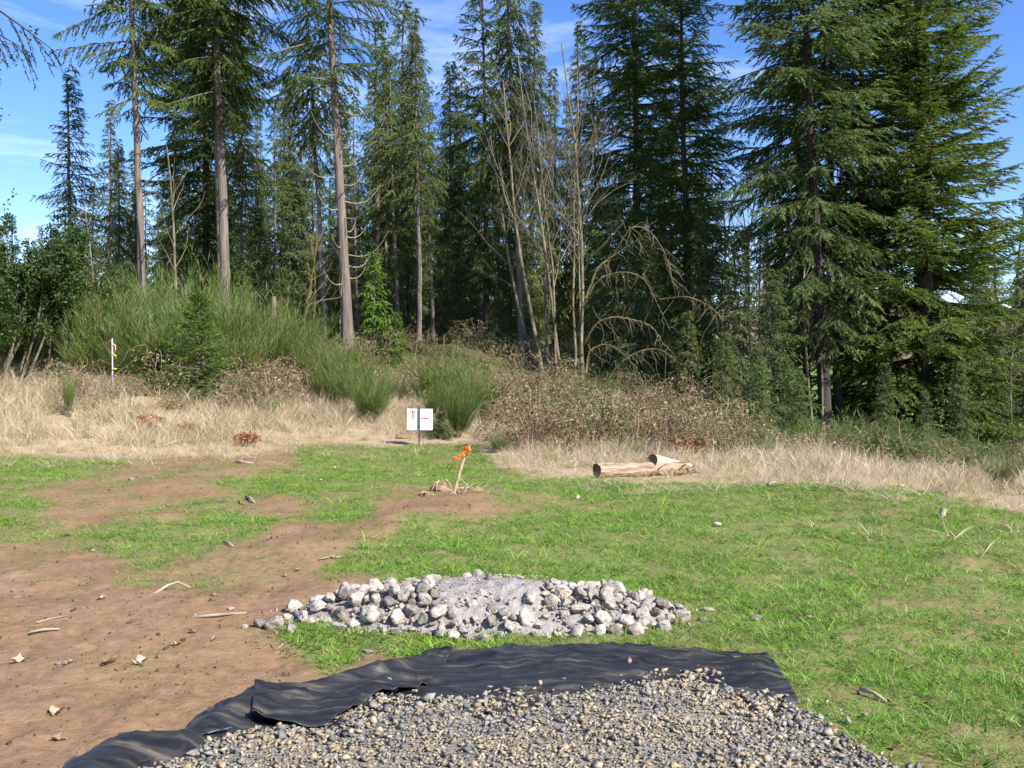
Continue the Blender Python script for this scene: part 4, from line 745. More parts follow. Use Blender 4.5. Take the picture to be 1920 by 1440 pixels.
for q, (px, d, h_) in enumerate(((1300, 62, 15), (1330, 58, 14), (1365, 66, 16), (1395, 60, 14.5), (1425, 57, 14), (1455, 63, 15), (1480, 55, 13), (1505, 60, 14), (1640, 58, 12), (1670, 55, 12), (1900, 60, 14), (1412, 68, 14), (1345, 52, 12), (1465, 50, 11.5))):
    x = gx(px, d); s = h_ / 14.5; root = thing('bare_alder', 'dark slender bare alder against the sky beyond the right firs', 'tree', (x, d, HZ(x, d)), 'bare alders beyond the right firs', (0, 0, g.uniform(0, 6.28))); tm, bm_ = AL[q % 3]
    link('trunk', tm, root, None, None, (s,) * 3); link('twigs', bm_, root, None, None, (s,) * 3)
plant_bare('bare_alder', 59, 1528, 33.5, [(0, 0, -.05, 0, 7.5, .06), (.3, .2, .02, 0, 6.5, .05)], 'tangle of bare mossy stems against the dark trunk cluster', twig='twig', kids=(14, 8, 4))
plant_bare('bare_alder', 60, 1905, 33, [(0, 0, -.03, 0, 4.5, .04), (.2, .2, .08, 0, 4, .035)], 'thin bare stems before the pasture at the right edge', kids=(9, 6, 4))
g = rng_(16)
fw = bare_tree(90, [(0, 0, 0, 0, 7.5, .09)], kids=(12, 8, 5)); fme = (fw[0][0].mesh('trunk', M['dark_bark']), fw[1].mesh('twigs', M['twig']))
for q in range(80):
    px = g.uniform(1200, 2100); d = g.uniform(138, 175); x = gx(px, d); root = thing('bare_tree', 'far bare brown tree on the hillside beyond the pasture', 'tree', (x, d, HZ(x, d)), 'bare trees on the far hillside', (0, 0, g.uniform(0, 6.28)))
    s = g.uniform(.8, 1.3); link('trunk', fme[0], root, None, None, (s,) * 3); link('twigs', fme[1], root, None, None, (s * 1.3, s * 1.3, s))

# arching mossy limbs (vine maple)
x0, d0 = gx(1105, 33), 33.0; arch = thing('vine_maple', 'arching mossy vine maple limbs bowed over the bramble bank', 'tree', (x0, d0, HZ(x0, d0)))
g = rng_(17); gz = HZ(x0, d0)
for (pts, r) in (([(1125, 745), (1150, 690), (1190, 660), (1230, 652), (1262, 672), (1280, 720)], .055), ([(1098, 700), (1105, 655), (1140, 642), (1165, 660), (1190, 690)], .045), ([(1098, 640), (1115, 605), (1150, 593), (1190, 600), (1222, 610), (1245, 650)], .05), ([(1096, 570), (1120, 520), (1170, 508), (1205, 520), (1235, 560), (1255, 620)], .05), ([(1097, 560), (1120, 500), (1165, 470), (1215, 440)], .06), ([(1150, 480), (1180, 425), (1215, 428), (1250, 470), (1265, 540)], .045), ([(1240, 560), (1290, 555), (1330, 575), (1360, 600)], .04)):
    P_ = np.array([(gx(a, d0) - x0, g.normal(0, .25), CAMZ - (b_ - HY) / F * d0 - gz) for a, b_ in pts]); s_ = np.linspace(0, len(P_) - 1, 14)
    P_ = np.stack([np.interp(s_, range(len(P_)), P_[:, c_]) for c_ in range(3)], 1); P_[1:-1] = (P_[:-2] + 2 * P_[1:-1] + P_[2:]) / 4; G = Geo(); G.tube(P_, np.linspace(r * .75, r * .25, 14), 6, .5, False, .25, g)
    limb = link('mossy_limb', G.mesh('mossy_limb', M['moss'], True), arch); Gt = Geo()
    for k in range(30):
        t_ = g.uniform(.2, 1) * 12.9; i_ = int(t_); q = P_[i_] + (P_[i_ + 1] - P_[i_]) * (t_ - i_); dv = norm(np.array([g.normal(.3, .6), g.normal(0, .8), g.choice([-.7, -.4, .9])])); l_ = g.uniform(.3, 1.0)
        tt = np.linspace(0, 1, 5)[:, None]; Gt.tube(q + dv * l_ * tt + g.normal(0, .03, (5, 3)) - np.array([0, 0, .25]) * l_ * tt ** 2, np.linspace(.011, .003, 5), 3)
    link('twigs', Gt.mesh('twigs', M['twig']), limb)

# ------------------------------------------------------------------ scotch broom
def broom_mesh(seed, n=330, h=1.9, spread=.75):
    g = rng_(seed); G = Geo()
    for q in range(n):
        a = g.uniform(0, 6.28); r0 = .12 * math.sqrt(g.uniform()); ln = spread * g.uniform(.1, 1) ** .8; sec = .55 + .65 * float(vnoise(np.array(a * 1.3), np.array(ln * 5.), seed)); hh = h * g.uniform(.35, 1.12) * sec * (1 - .2 * ln / spread); t_ = np.linspace(0, 1, 5)
        ax = np.array([math.cos(a), math.sin(a), 0]); b0 = ax * r0; P_ = b0 + ax * (ln * t_ ** 1.1)[:, None] * hh * .8 + np.array([0, 0, 1]) * (hh * (t_ - .08 * t_ ** 3))[:, None] + g.normal(0, .012, (5, 3))
        m_ = 15; tt = g.uniform(.25, 1, m_); p = np.stack([np.interp(tt, t_, P_[:, c_]) for c_ in range(3)], 1); tan = norm(P_[-1] - P_[1])
        dv = norm(tan + g.normal(0, .38, (m_, 3)) + np.array([0, 0, .2])) * g.uniform(.12, .34, (m_, 1)) * h / 1.7; fa = g.uniform(0, 6.28, m_); sd = np.stack([np.cos(fa), np.sin(fa), np.zeros(m_)], 1) * g.uniform(.0028, .0055, (m_, 1))
        G.kites(p, dv, sd, np.full(m_, 1.25) if g.uniform() < .10 else np.clip(g.uniform(.15, .65) + g.normal(0, .1, m_), 0, .8))
    return G.mesh('stems', M['broom'])
BR = [broom_mesh(120 + q) for q in range(4)]
g = rng_(18)
def woody(seed):
    g = rng_(seed); G = Geo()
    for q in range(7):
        a = g.uniform(0, 6.28); t_ = np.linspace(0, 1, 5)[:, None]; l_ = g.uniform(.3, .7); G.tube(np.array([0, 0, -.05]) + np.array([math.cos(a) * .35, math.sin(a) * .35, 1]) * l_ * t_, np.linspace(.014, .006, 5), 4)
    for q in range(6):
        a = g.uniform(0, 6.28); t_ = np.linspace(0, 1, 6)[:, None]; l_ = g.uniform(.9, 1.7); G.tube(np.array([0, 0, -.05]) + np.array([math.cos(a) * .55, math.sin(a) * .55, 1]) * l_ * t_ + g.normal(0, .03, (6, 3)), np.linspace(.012, .004, 6), 4)
    return G.mesh('woody_base', M['twig'])
WB = woody(5)
def broom(px, d, h_, label, group=None, w_=1.0):
    x = gx(px, d); h_ *= 1.15; s = h_ / 1.7; root = thing('broom_bush', label, 'bush', (x, d, HZ(x, d) - .03), group, (0, 0, g.uniform(0, 6.28))); link('stems', BR[int(g.integers(0, 4))], root, None, None, (s * w_ * g.uniform(.8, 1.25), s * w_ * g.uniform(.8, 1.25), s * g.uniform(.8, 1.15))); link('woody_base', WB, root, None, None, (s, s, s)); return root
for (px, d, h_, w_, lb) in ((862, 24.6, 1.2, 1.15, 'rounded green broom bush right of the sign'), (697, 26.5, 1.45, 1.0, 'upright green broom bush left of the sign'), (845, 30, 1.5, 1.5, 'pale green broom crowning the mound above the sign'), (905, 27.5, 1.4, 1.2, 'green broom bush on the bank right of the mound'), (128, 25.5, 1.0, .45, 'narrow upright broom in the dry grass at left'), (935, 21.5, .42, 1.0, 'small grassy broom tuft above the dry grass right of centre'), (505, 26, .55, .8, 'small dark broom tuft in the dry grass below the left bramble'), (372, 34, 2.6, 1.2, 'tallest broom bush at the foot of the paired trunks'),
                        (1300, 22.5, .6, 1.0, 'small green broom bush behind the logs'), (1440, 21, .5, .8, 'low broom tuft right of the logs'), (1650, 24, 1.25, 1.5, 'broom bush in shade left of the great fir'), (1550, 24, 1.1, 1.6, 'broom bush at the foot of the dark trunk cluster'), (1752, 20.5, .85, .5, 'narrow upright broom in front of the great fir'), (1700, 23, .9, 1.3, 'broom bush in shade just before the great fir'), (1830, 21, .8, 1.2, 'broom bush right of the great fir foot'), (1400, 24, .9, 1.3, 'green broom bush at the right end of the bramble bank'), (1340, 25, 1.0, 1.2, 'green broom bush above the logs on the bank'), (1480, 23, .8, 1.3, 'low broom bush between the bank and the dark trunks'), (1880, 17, .8, .9, 'broom bush in the dry grass at the right edge'), (1120, 31, 1.2, 1.1, 'broom bush at the foot of the pale maple stems'), (1195, 19.5, .4, .8, 'tiny broom tuft just behind the logs')):
    broom(px, d, h_, lb, None, w_)
for (px, d, h_) in ((215, 30, 2.3), (270, 31, 2.6), (310, 29.5, 2.1), (420, 31, 2.6), (460, 32, 2.4), (505, 31, 1.9), (545, 32, 1.9), (590, 31, 1.6), (630, 30, 1.5), (245, 29, 1.7), (440, 29.5, 1.7), (340, 30.5, 2.4), (185, 29.5, 1.9), (240, 35, 2.4), (340, 36, 2.6), (480, 36, 2.0), (560, 37, 1.8), (30, 33, 2.2), (90, 35, 2.4), (160, 34, 2.2)):
    broom(px, d, h_, 'green broom bush in the broom thicket on the left bank', 'broom thicket on the left bank', 1.25)
for (px, d, h_) in ((640, 28.5, 1.3), (665, 29.5, 1.5), (818, 27, 1.0), (880, 27, 1.2), (800, 30, 1.1), (610, 29, 1.1), (745, 30, .7)):
    broom(px, d, h_, 'green broom bush on the slope behind the sign', 'broom on the slope behind the sign', 1.1)

# leafy thicket at the left edge
def leafy(seed, n_st, Ln, leafn, lsz, lean, mat='shrub'):
    sg, B = bare_tree(seed, [(*rng_(seed + q).normal(0, .35, 2), lean + rng_(seed + 9 + q).normal(0, .18), rng_(seed + 5 + q).normal(0, .2), Ln * rng_(seed + q).uniform(.7, 1.1), .045) for q in range(n_st)], kids=(9, 6, 3))
    V = np.concatenate(B.V); g = rng_(seed + 3); idx = g.integers(0, len(V), leafn); p = V[idx] + g.normal(0, .07, (leafn, 3)); dv = norm(g.normal(0, 1, (leafn, 3)) + np.array([0, 0, -.3])) * g.uniform(.6, 1.3, (leafn, 1)) * lsz; sd = norm(np.cross(dv, g.normal(0, 1, (leafn, 3)))) * lsz * .3
    LG = Geo(); LG.kites(p, dv, sd, np.clip(g.normal(.45, .22, leafn), 0, 1)); return sg, B, LG
for (seed, px, d, n_st, Ln, ln, sz, lean, lb) in ((131, 20, 29.5, 8, 4.4, 16000, .10, .6, 'leafy dark shrub with pale leaning stems at the left edge'), (132, 95, 31, 7, 4.0, 14000, .09, .5, 'dark leafy shrub leaning right beside the leftmost edge shrub'), (133, -60, 30.5, 7, 5.0, 14000, .11, .25, 'tall leafy shrub cut off by the left edge'), (134, 150, 32.5, 6, 3.2, 9000, .09, .1, 'low leafy shrub between the edge thicket and the broom'), (135, -130, 24, 4, 9.0, 2600, .10, .12, 'thinly leaved tree whose bare twigs reach in from the left edge')):
    sg, B, LG = leafy(seed, n_st, Ln, ln, sz, lean); x = gx(px, d); root = thing('leafy_shrub', lb, 'shrub', (x, d, HZ(x, d)))
    for G in sg: link('stem', G.mesh('stem', M['alder'], True), root)
    link('twigs', B.mesh('twigs', M['dark_twig']), root); link('leaves', LG.mesh('leaves', M['shrub']), root)

# ------------------------------------------------------------------ dead bracken tufts
def fern_mesh(seed):
    g = rng_(seed); G = Geo()
    for q in range(14):
        a = g.uniform(0, 6.28); t_ = np.linspace(0, 1, 6); l_ = g.uniform(.3, .55); P_ = np.stack([np.cos(a) * l_ * t_ * .8, np.sin(a) * l_ * t_ * .8, l_ * np.sin(t_ * 2.6) * .7], 1); G.tube(P_, .006, 3, .3)
        m_ = 50; tt = g.uniform(.15, 1, m_); p = np.stack([np.interp(tt, t_, P_[:, c_]) for c_ in range(3)], 1); dv = norm(g.normal(0, 1, (m_, 3)) + np.array([0, 0, -.5])) * g.uniform(.05, .14, (m_, 1)); sd = norm(np.cross(dv, g.normal(0, 1, (m_, 3)))) * .016; G.kites(p, dv, sd, g.uniform(0, 1, m_))
    return G.mesh('dead_bracken', M['fern'])
FM = [fern_mesh(140 + q) for q in range(2)]
for (px, d, s, lb) in ((465, 22.2, .85, 'rust brown dead bracken tuft, rightmost of three in the dry grass'), (348, 23.5, .8, 'rust brown dead bracken tuft, middle of three in the dry grass'), (288, 24, 1.0, 'rust brown dead bracken tuft, leftmost of three in the dry grass'), (1290, 20, 1.2, 'rust brown dead bracken behind the logs'), (1250, 22, 1.2, 'rust brown dead bracken higher on the bank behind the logs'), (1095, 23, 1.0, 'rust brown dead bracken at the bramble foot left of the logs'), (1160, 24, 1.1, 'rust brown dead bracken on the bramble bank above the logs')):
    x = gx(px, d); tag(link('dead_bracken', FM[int(px) % 2], None, (x, d, HZ(x, d)), (0, 0, px), (s,) * 3), lb, 'fern')

# ------------------------------------------------------------------ sign
def box(name, sx, sy, sz, mat, parent, loc=(0, 0, 0), rot=None, bev=0.0):
    bm = bmesh.new(); bmesh.ops.create_cube(bm, size=1.0); bmesh.ops.scale(bm, vec=(sx, sy, sz), verts=bm.verts)
    if bev: bmesh.ops.bevel(bm, geom=bm.edges[:], offset=bev, segments=2, affect='EDGES')
    me = bpy.data.meshes.new(name); bm.to_mesh(me); bm.free(); me.materials.append(mat); return link(name, me, parent, loc, rot)
sx_ = gx(786, 23.0); sz_ = HZ(sx_, 23.0); ppm = F / 23.0
sign = thing('yard_sign', 'white for-sale sign on a dark green steel post', 'sign', (sx_, 23.0, sz_), rot=(0, 0, R(2)))
pb = CAMZ - (786.5 - HY) / ppm - sz_                 # board centre height
board = box('board', .59, .012, .49, M['sign_white'], sign, (0.012, 0.028, pb), (0, R(.6), 0), .002)
post = box('post', .028, .024, 1.18, M['post_green'], sign, (0, 0, .29 + .02), (0, R(.4), 0), .003)
box('post_flange', .012, .02, 1.16, M['post_green'], post, (0, -.018, 0), None, .002)
for q, zc in enumerate((-.10, .02)): box('bolt', .04, .02, .03, M['post_green'], post, (0, -.012, pb - .32 + zc * 1.6), None, .004)
def bpx(px, py): return ((px - 787) / ppm, (786 - py) / ppm)   # board-local from photo px
def flatpoly(name, pts, mat, y=-.008):
    bm = bmesh.new(); vs = [bm.verts.new((a, y, b_)) for a, b_ in pts]; f = bm.faces.new(vs); r_ = bmesh.ops.extrude_face_region(bm, geom=[f]); bmesh.ops.translate(bm, vec=(0, -.0015, 0), verts=[v for v in r_['geom'] if isinstance(v, bmesh.types.BMVert)]); bmesh.ops.recalc_face_normals(bm, faces=bm.faces[:])
    me = bpy.data.meshes.new(name); bm.to_mesh(me); bm.free(); me.materials.append(mat); return link(name, me, board)
def z2(cx, cy): return bpx(750 + cx / 24, 755 + cy / 24)       # coordinates measured in the 24x enlargement of the board
flatpoly('logo_bar', [z2(*q) for q in [(460, 415), (520, 380), (598, 362), (598, 760), (556, 760), (556, 445), (500, 420)]], M['ink_black'])
flatpoly('logo_bar', [z2(*q) for q in [(622, 362), (690, 380), (752, 430), (700, 425), (655, 425), (655, 760), (622, 760)]], M['ink_red'])
for cx in (490, 715): flatpoly('logo_line', [z2(cx - 7, 480), z2(cx + 7, 480), z2(cx + 7, 745), z2(cx - 7, 745)], M['ink_grey' if cx < 600 else 'ink_pink'])
flatpoly('red_bar', [z2(*q) for q in [(905, 668), (1080, 676), (1295, 668), (1275, 705), (1305, 742), (1080, 715), (905, 712)]], M['ink_red'])
def text(name, s_, cx, cy, hpx, mat, wpx):
    cu = bpy.data.curves.new(name, 'FONT'); cu.body = s_; cu.size = 1; cu.align_x = 'CENTER'; cu.align_y = 'CENTER'; cu.extrude = .0; tmp = bpy.data.objects.new(name, cu); col.objects.link(tmp)
    bpy.context.view_layer.update(); dg = bpy.context.evaluated_depsgraph_get(); me = bpy.data.meshes.new_from_object(tmp.evaluated_get(dg)); bpy.data.objects.remove(tmp); me.materials.clear(); me.materials.append(mat)
    co = np.array([v.co[:] for v in me.vertices]); wd = np.ptp(co[:, 0]); hd = np.ptp(co[:, 1]); a, b_ = z2(cx, cy)
    return link(name, me, board, (a, -.0085, b_), (R(90), 0, 0), (wpx / 24 / ppm / wd, hpx / 24 / ppm / hd, 1))
text('lettering', 'FOR SALE', 1110, 555, 85, M['ink_pink'], 370)
text('lettering', 'REAL ESTATE', 800, 855, 70, M['ink_grey'], 660)
text('phone_number', '503 428 2166', 880, 1065, 105, M['ink_grey'], 660)

# ------------------------------------------------------------------ survey stakes
def ribbon(name, parent, pts, wd, mat, up=(0, 0, 1)):
    P_ = np.array(pts, float); s_ = np.linspace(0, len(P_) - 1, 14); P_ = np.stack([np.interp(s_, range(len(P_)), P_[:, c_]) for c_ in range(3)], 1); g = rng_(len(name) + int(abs(P_[0, 2]) * 100)); P_[1:] += g.normal(0, .006, (13, 3))
    tw = np.linspace(0, 1.6, 14); sd = np.stack([np.sin(tw) * .5, np.cos(tw) * .5, np.ones(14) * .8], 1); sd = norm(sd) * wd / 2; V = np.stack([P_ + sd, P_ - sd], 1).reshape(-1, 3); i = np.arange(13) * 2
    o = link(name, mesh(name, V, np.stack([i, i + 1, i + 3, i + 2], -1), None, np.tile(g.uniform(0, 1, 14)[:, None], (1, 2)).ravel(), True, (mat,)), parent); md = o.modifiers.new('t', 'SOLIDIFY'); md.thickness = .001; return o
d_ = 12.95; b0 = np.array([gx(850, d_), d_]); bz = HZ(*b0); k_ = d_ / F
stk = thing('survey_stake', 'leaning wooden survey stake tied with an orange ribbon', 'stake', (b0[0], b0[1], bz))
G = Geo(); tp = np.array([25 * k_, .05, (935 - 846) * k_]); t_ = np.linspace(-.12, 1, 8)[:, None]; G.tube(tp * t_, np.linspace(.024, .019, 8), 6, .5, True, .06, rng_(3)); link('stake_shaft', G.mesh('stake_shaft', M['stake']), stk)
G = Geo(); G.tube(np.array([tp * .86, tp * .91, tp * .96, tp * 1.01]), [.026, .032, .030, .025], 8, .5, True, .1, rng_(4)); link('ribbon_knot', G.mesh('ribbon_knot', M['ribbon_orange'], True), stk)
ribbon('ribbon_tail', stk, [tp * .93 + [-.01, -.04, 0], tp * .85 + [-.06, -.05, 0], [5 * k_, -.06, 62 * k_], [-10 * k_, -.05, 42 * k_]], .035, M['ribbon_orange'])
ribbon('ribbon_tail', stk, [tp * .88 + [-.01, -.04, 0], tp * .72 + [-.05, -.05, .02], [3 * k_, -.06, 70 * k_], [0 * k_, -.05, 68 * k_]], .035, M['ribbon_orange'])
ribbon('ribbon_tail', stk, [tp * .95 + [.0, -.04, .02], tp * .97 + [.05, -.05, .03], tp * .9 + [.06, -.05, 0], tp * .82 + [.01, -.05, 0]], .045, M['ribbon_orange'])
d_ = 27.2; b0 = np.array([gx(211, d_), d_]); bz = HZ(*b0); k_ = d_ / F; top = CAMZ - (635 - HY) * k_ - bz
pip = thing('marker_pole', 'thin white marker pole with pink and yellow flagging in the dry grass', 'pole', (b0[0], b0[1], bz))
G = Geo(); G.tube(np.array([[0, 0, -.15], [0, 0, top * .5], [-.005, 0, top]]), .014, 8, .5, True); link('pole_shaft', G.mesh('pole_shaft', M['pvc'], True), pip)
ribbon('pink_ribbon', pip, [(.02, -.03, top - .15), (.09, -.03, top - .17), (.10, -.04, top - .30), (.06, -.04, top - .42)], .05, M['ribbon_pink']); ribbon('yellow_ribbon', pip, [(.02, -.03, top - .40), (.06, -.03, top - .45), (.11, -.04, top - .46), (.10, -.04, top - .52)], .035, M['ribbon_yellow']); ribbon('yellow_ribbon', pip, [(.02, -.03, top - .82), (.05, -.03, top - .82), (.10, -.03, top - .83), (.13, -.03, top - .82)], .05, M['ribbon_yellow'])

# ------------------------------------------------------------------ logs, stumps, sticks
def log(name, label, A, B_, r, side_mat, seed, half=False, rough=.1, shred=0):
    A = np.array(A); B_ = np.array(B_); Ln = np.linalg.norm(B_ - A); root = thing(name, label, 'log', tuple(A)); q = Vector(B_ - A).to_track_quat('X', 'Z'); root.rotation_euler = q.to_euler(); g = rng_(seed); ns, nn = 20, 26
    th = np.arange(ns) / ns * 2 * np.pi; xs = np.linspace(0, Ln, nn); X_, TH = np.meshgrid(xs, th, indexing='ij'); rr = r * (1 + rough * (fbm(X_ * 5 + seed, TH * 2.2, seed, 4) - .5) * 2 - .12 * X_ / Ln)
    rr[:, -1] = (rr[:, -1] + rr[:, 0]) / 2
    if half: rr = np.where(np.sin(TH) < -.15, rr * .35, rr)
    V = np.stack([X_, np.cos(TH) * rr, np.sin(TH) * rr], -1).reshape(-1, 3); i = np.arange(nn - 1)[:, None] * ns; j = np.arange(ns)[None]; k = (j + 1) % ns; link('bark' if not half else 'shell', mesh('bark', V, np.stack([i + j, i + ns + j, i + ns + k, i + k], -1).reshape(-1, 4), None, None, False, (side_mat,)), root)
    for e_, xx in ((0, .008), (nn - 1, Ln - .008)):
        ring = V.reshape(nn, ns, 3)[e_].copy(); inner = ring.copy(); inner[:, 1:] *= .93; deep = inner.copy(); deep[:, 0] = xx; c_ = np.array([[xx + (.006 if e_ == 0 else -.006), 0, 0]]); VV = np.concatenate([ring, inner, deep, c_]); j = np.arange(ns); k = (j + 1) % ns
        Qs = np.concatenate([np.stack([j, k, ns + k, ns + j], -1), np.stack([ns + j, ns + k, 2 * ns + k, 2 * ns + j], -1)]); link('cut_end', mesh('cut_end', VV, Qs, np.stack([2 * ns + j, 2 * ns + k, np.full(ns, 3 * ns)], -1), None, False, (M['cut_end'],)), root)
    for q in range(shred):
        G = Geo(); p = np.array([g.uniform(.45, 1.02) * Ln, g.uniform(-.9, -.2) * r, g.uniform(-.8, .3) * r]); dv = norm(np.array([g.normal(0, .6), -.6, g.normal(-.4, .5)])) * g.uniform(.08, .22); t_ = np.linspace(0, 1, 5)[:, None]; G.tube(p + dv * t_ + g.normal(0, .012, (5, 3)), np.linspace(.018, .006, 5), 4); link('bark_shred', G.mesh('bark_shred', M['log_bark']), root)
    return root
def pt(px, d, h_): x = gx(px, d); return (x, d, HZ(x, d) + h_)
log('fallen_log', 'long bark-covered log lying on the straw at the lawn edge', pt(1119, 15.7, .12), pt(1285, 16.5, .13), .12, M['log_bark'], 3, rough=.24, shred=10)
log('split_log', 'short pale peeled log propped on the far end of the long log', pt(1223, 16.15, .25), pt(1292, 16.9, .07), .105, M['log_wood'], 5, rough=.06)
def stump(name, label, px, d, r, h_, mat='log_bark'):
    x = gx(px, d); root = thing(name, label, 'stump', (x, d, HZ(x, d))); G = Geo(); G.tube(np.array([[0, 0, -.1], [0, 0, h_ * .4], [.02, 0, h_]]), [r * 1.25, r * 1.03, r], 14, .5, False, .07, rng_(int(px))); link('bark', G.mesh('bark', M[mat], True), root)
    th = np.arange(14) / 14 * 6.2832; V = np.r_[np.stack([.02 + np.cos(th) * r * .98, np.sin(th) * r * .98, np.full(14, h_ - .004)], 1), [[.02, 0, h_ + .004]]]; link('cut_top', mesh('cut_top', V, None, [(a, (a + 1) % 14, 14) for a in range(14)], None, False, (M['log_wood'],)), root); return root
stump('tree_stump', 'pale sawn tree stump among the broom left of the slender poles', 697, 33, .20, .75, 'log_wood'); stump('tree_stump', 'small sawn stump stub standing in the right lawn', 1767, 11.0, .035, .09, 'log_wood')
stump('broken_snag', 'dead broken-topped pole right of the dead-limbed fir', 707, 54, .12, 8.6, 'bark'); stump('broken_snag', 'short broken snag between broom and thin fir trunk', 513, 40, .09, 2.4, 'bark')
def stick(px, py, pts, r, label, d=None):
    p = gp(px, py); G = Geo(); k_ = p[1] / F; P_ = np.array([((a - px) * k_, (py - b_) * k_ * dyk, h_) for a, b_, h_, dyk in pts]); G.tube(P_, np.linspace(r, r * .55, len(P_)), 6, .5, True, .1, rng_(int(px))); tag(link('stick', G.mesh('stick', M['deadwood'], True), None, (p[0], p[1], HZ(*p))), label, 'stick')
stick(325, 1110, [(300, 1120, .01, 4), (312, 1108, .045, 2), (328, 1102, .06, 2), (352, 1104, .02, 2)], .012, 'bent pale stick arched over the bare soil')
stick(82, 1192, [(60, 1196, .012, 3), (82, 1192, .02, 3), (105, 1188, .012, 3)], .010, 'straight pale stick on bare soil at far left')
stick(455, 862, [(440, 858, .03, 3), (455, 862, .04, 3), (473, 861, .02, 3)], .03, 'short thick stick at the straw edge left of the lawn')
stick(1450, 922, [(1438, 926, .02, 3), (1450, 922, .05, 3), (1458, 920, .03, 3)], .03, 'short white stick at the crest of the lawn')
stick(430, 1160, [(360, 1163, .008, 3), (400, 1160, .015, 3), (430, 1155, .012, 3), (455, 1152, .01, 3)], .012, 'flat peeled stick beside the rubble on bare soil')
stick(470, 938, [(455, 930, .02, 3), (470, 940, .03, 3), (490, 955, .01, 3)], .02, 'dark stick lying in the left grass patch'); stick(620, 1055, [(600, 1060, .008, 3), (620, 1055, .012, 3), (640, 1053, .008, 3)], .008, 'thin twig on soil above the rubble'); stick(1640, 1320, [(1625, 1310, .02, 3), (1640, 1320, .025, 3), (1652, 1330, .01, 3)], .012, 'small brown stick in the lower right lawn')
stick(115, 1165, [(85, 1178, .008, 3), (100, 1170, .012, 3), (120, 1160, .008, 3)], .005, 'thin straw twig on bare soil near the left edge'); stick(430, 1030, [(415, 1025, .01, 3), (430, 1032, .02, 3), (445, 1040, .01, 3)], .012, 'short stick at the lower rim of the left grass patch')

# upturned clods with roots at the stake
def clod(label, px, py, r, flat, seed, roots=8):
    p = gp(px, py); root = thing('root_clod', label, 'clod', (p[0], p[1], HZ(*p))); V, T = stone_mesh(seed, sub=3, cuts=5); g = rng_(seed); V = V * (1 + .25 * (fbm(V[:, 0] * 3 + 5, V[:, 1] * 3 + V[:, 2] * 2, seed, 4) - .5))[:, None] * np.array([1, .8, flat]) * r; V[:, 2] += r * flat * .35; link('soil_lump', mesh('soil_lump', V, None, T, None, False, (M['soil_clod'],)), root)
    for q in range(roots):
        G = Geo(); a = g.uniform(3.3, 6.2); t_ = np.linspace(0, 1, 6)[:, None]; l_ = g.uniform(.5, 1.1) * r; P_ = np.array([math.cos(a) * r * .4, math.sin(a) * r * .4, r * flat * 1.1]) + np.array([math.cos(a) * l_, math.sin(a) * l_ * .7, 0]) * t_ - np.array([0, 0, r * flat * 1.1]) * t_ ** 2 + g.normal(0, .012, (6, 3)); G.tube(P_, np.linspace(.012, .005, 6), 4); link('root', G.mesh('root', M['stake']), root)
clod('dark upturned soil clod with dangling roots left of the orange stake', 828, 922, .17, .8, 71, 3); clod('spread of pale roots and soil at the base of the orange stake', 880, 945, .20, .35, 72, 4); clod('small brown root lump in the grass left of the orange stake', 800, 935, .12, .5, 73, 4)
clod('dry brown clod in the lawn left of the sign post', 752, 829, .20, .5, 74, 5)

tuft_me = [blade_clump('dry_tuft', 170 + q, 34, .12, .4, .008, .10, 1.6, M['straw'], 3, 0., .8, .5) for q in range(3)]
for q, (px, py, s, lb) in enumerate(((893, 940, 1.1, 'dry straw tuft right of the orange stake foot'), (915, 948, .8, 'flattened dry straw tuft farthest right of the orange stake'), (862, 948, .9, 'dry straw tuft in front of the orange stake foot'), (835, 915, .6, 'dry straw tuft behind the dark upturned clod'), (700, 905, .5, 'small dry straw tuft in the lawn left of the stake'))):
    p = gp(px, py); tag(link('dry_tuft', tuft_me[q % 3], None, (p[0], p[1], HZ(*p)), (0, 0, q * 1.9), (s,) * 3), lb, 'grass tuft')

# ------------------------------------------------------------------ dead maple leaves
def leaf_mesh(seed):
    g = rng_(seed); lob = [(-160, .4), (-128, .5), (-100, .8), (-74, .5), (-50, .95), (-24, .55), (0, 1.0), (24, .55), (50, .95), (74, .5), (100, .8), (128, .5), (160, .4)]
    P_ = np.array([(math.sin(R(a)) * r_ * g.uniform(.85, 1.15), math.cos(R(a)) * r_ * g.uniform(.85, 1.15)) for a, r_ in lob]); mid = P_ * .5; z1 = .5 * np.abs(np.sin(np.arange(13) * g.uniform(.5, 1.1) + g.uniform(0, 6))) + g.uniform(0, .1, 13); V = np.r_[np.c_[P_, z1], np.c_[mid, z1 * .25], [[0, 0, .05]]]; Q = [(a, a + 1, 14 + a, 13 + a) for a in range(12)]; T = [(13 + a, 14 + a, 26) for a in range(12)]
    return mesh('maple_leaf', V, Q, T, g.uniform(.2, .9, 27), False, (M['dead_leaf'],))
LM = [leaf_mesh(150 + q) for q in range(6)]
g = rng_(19)
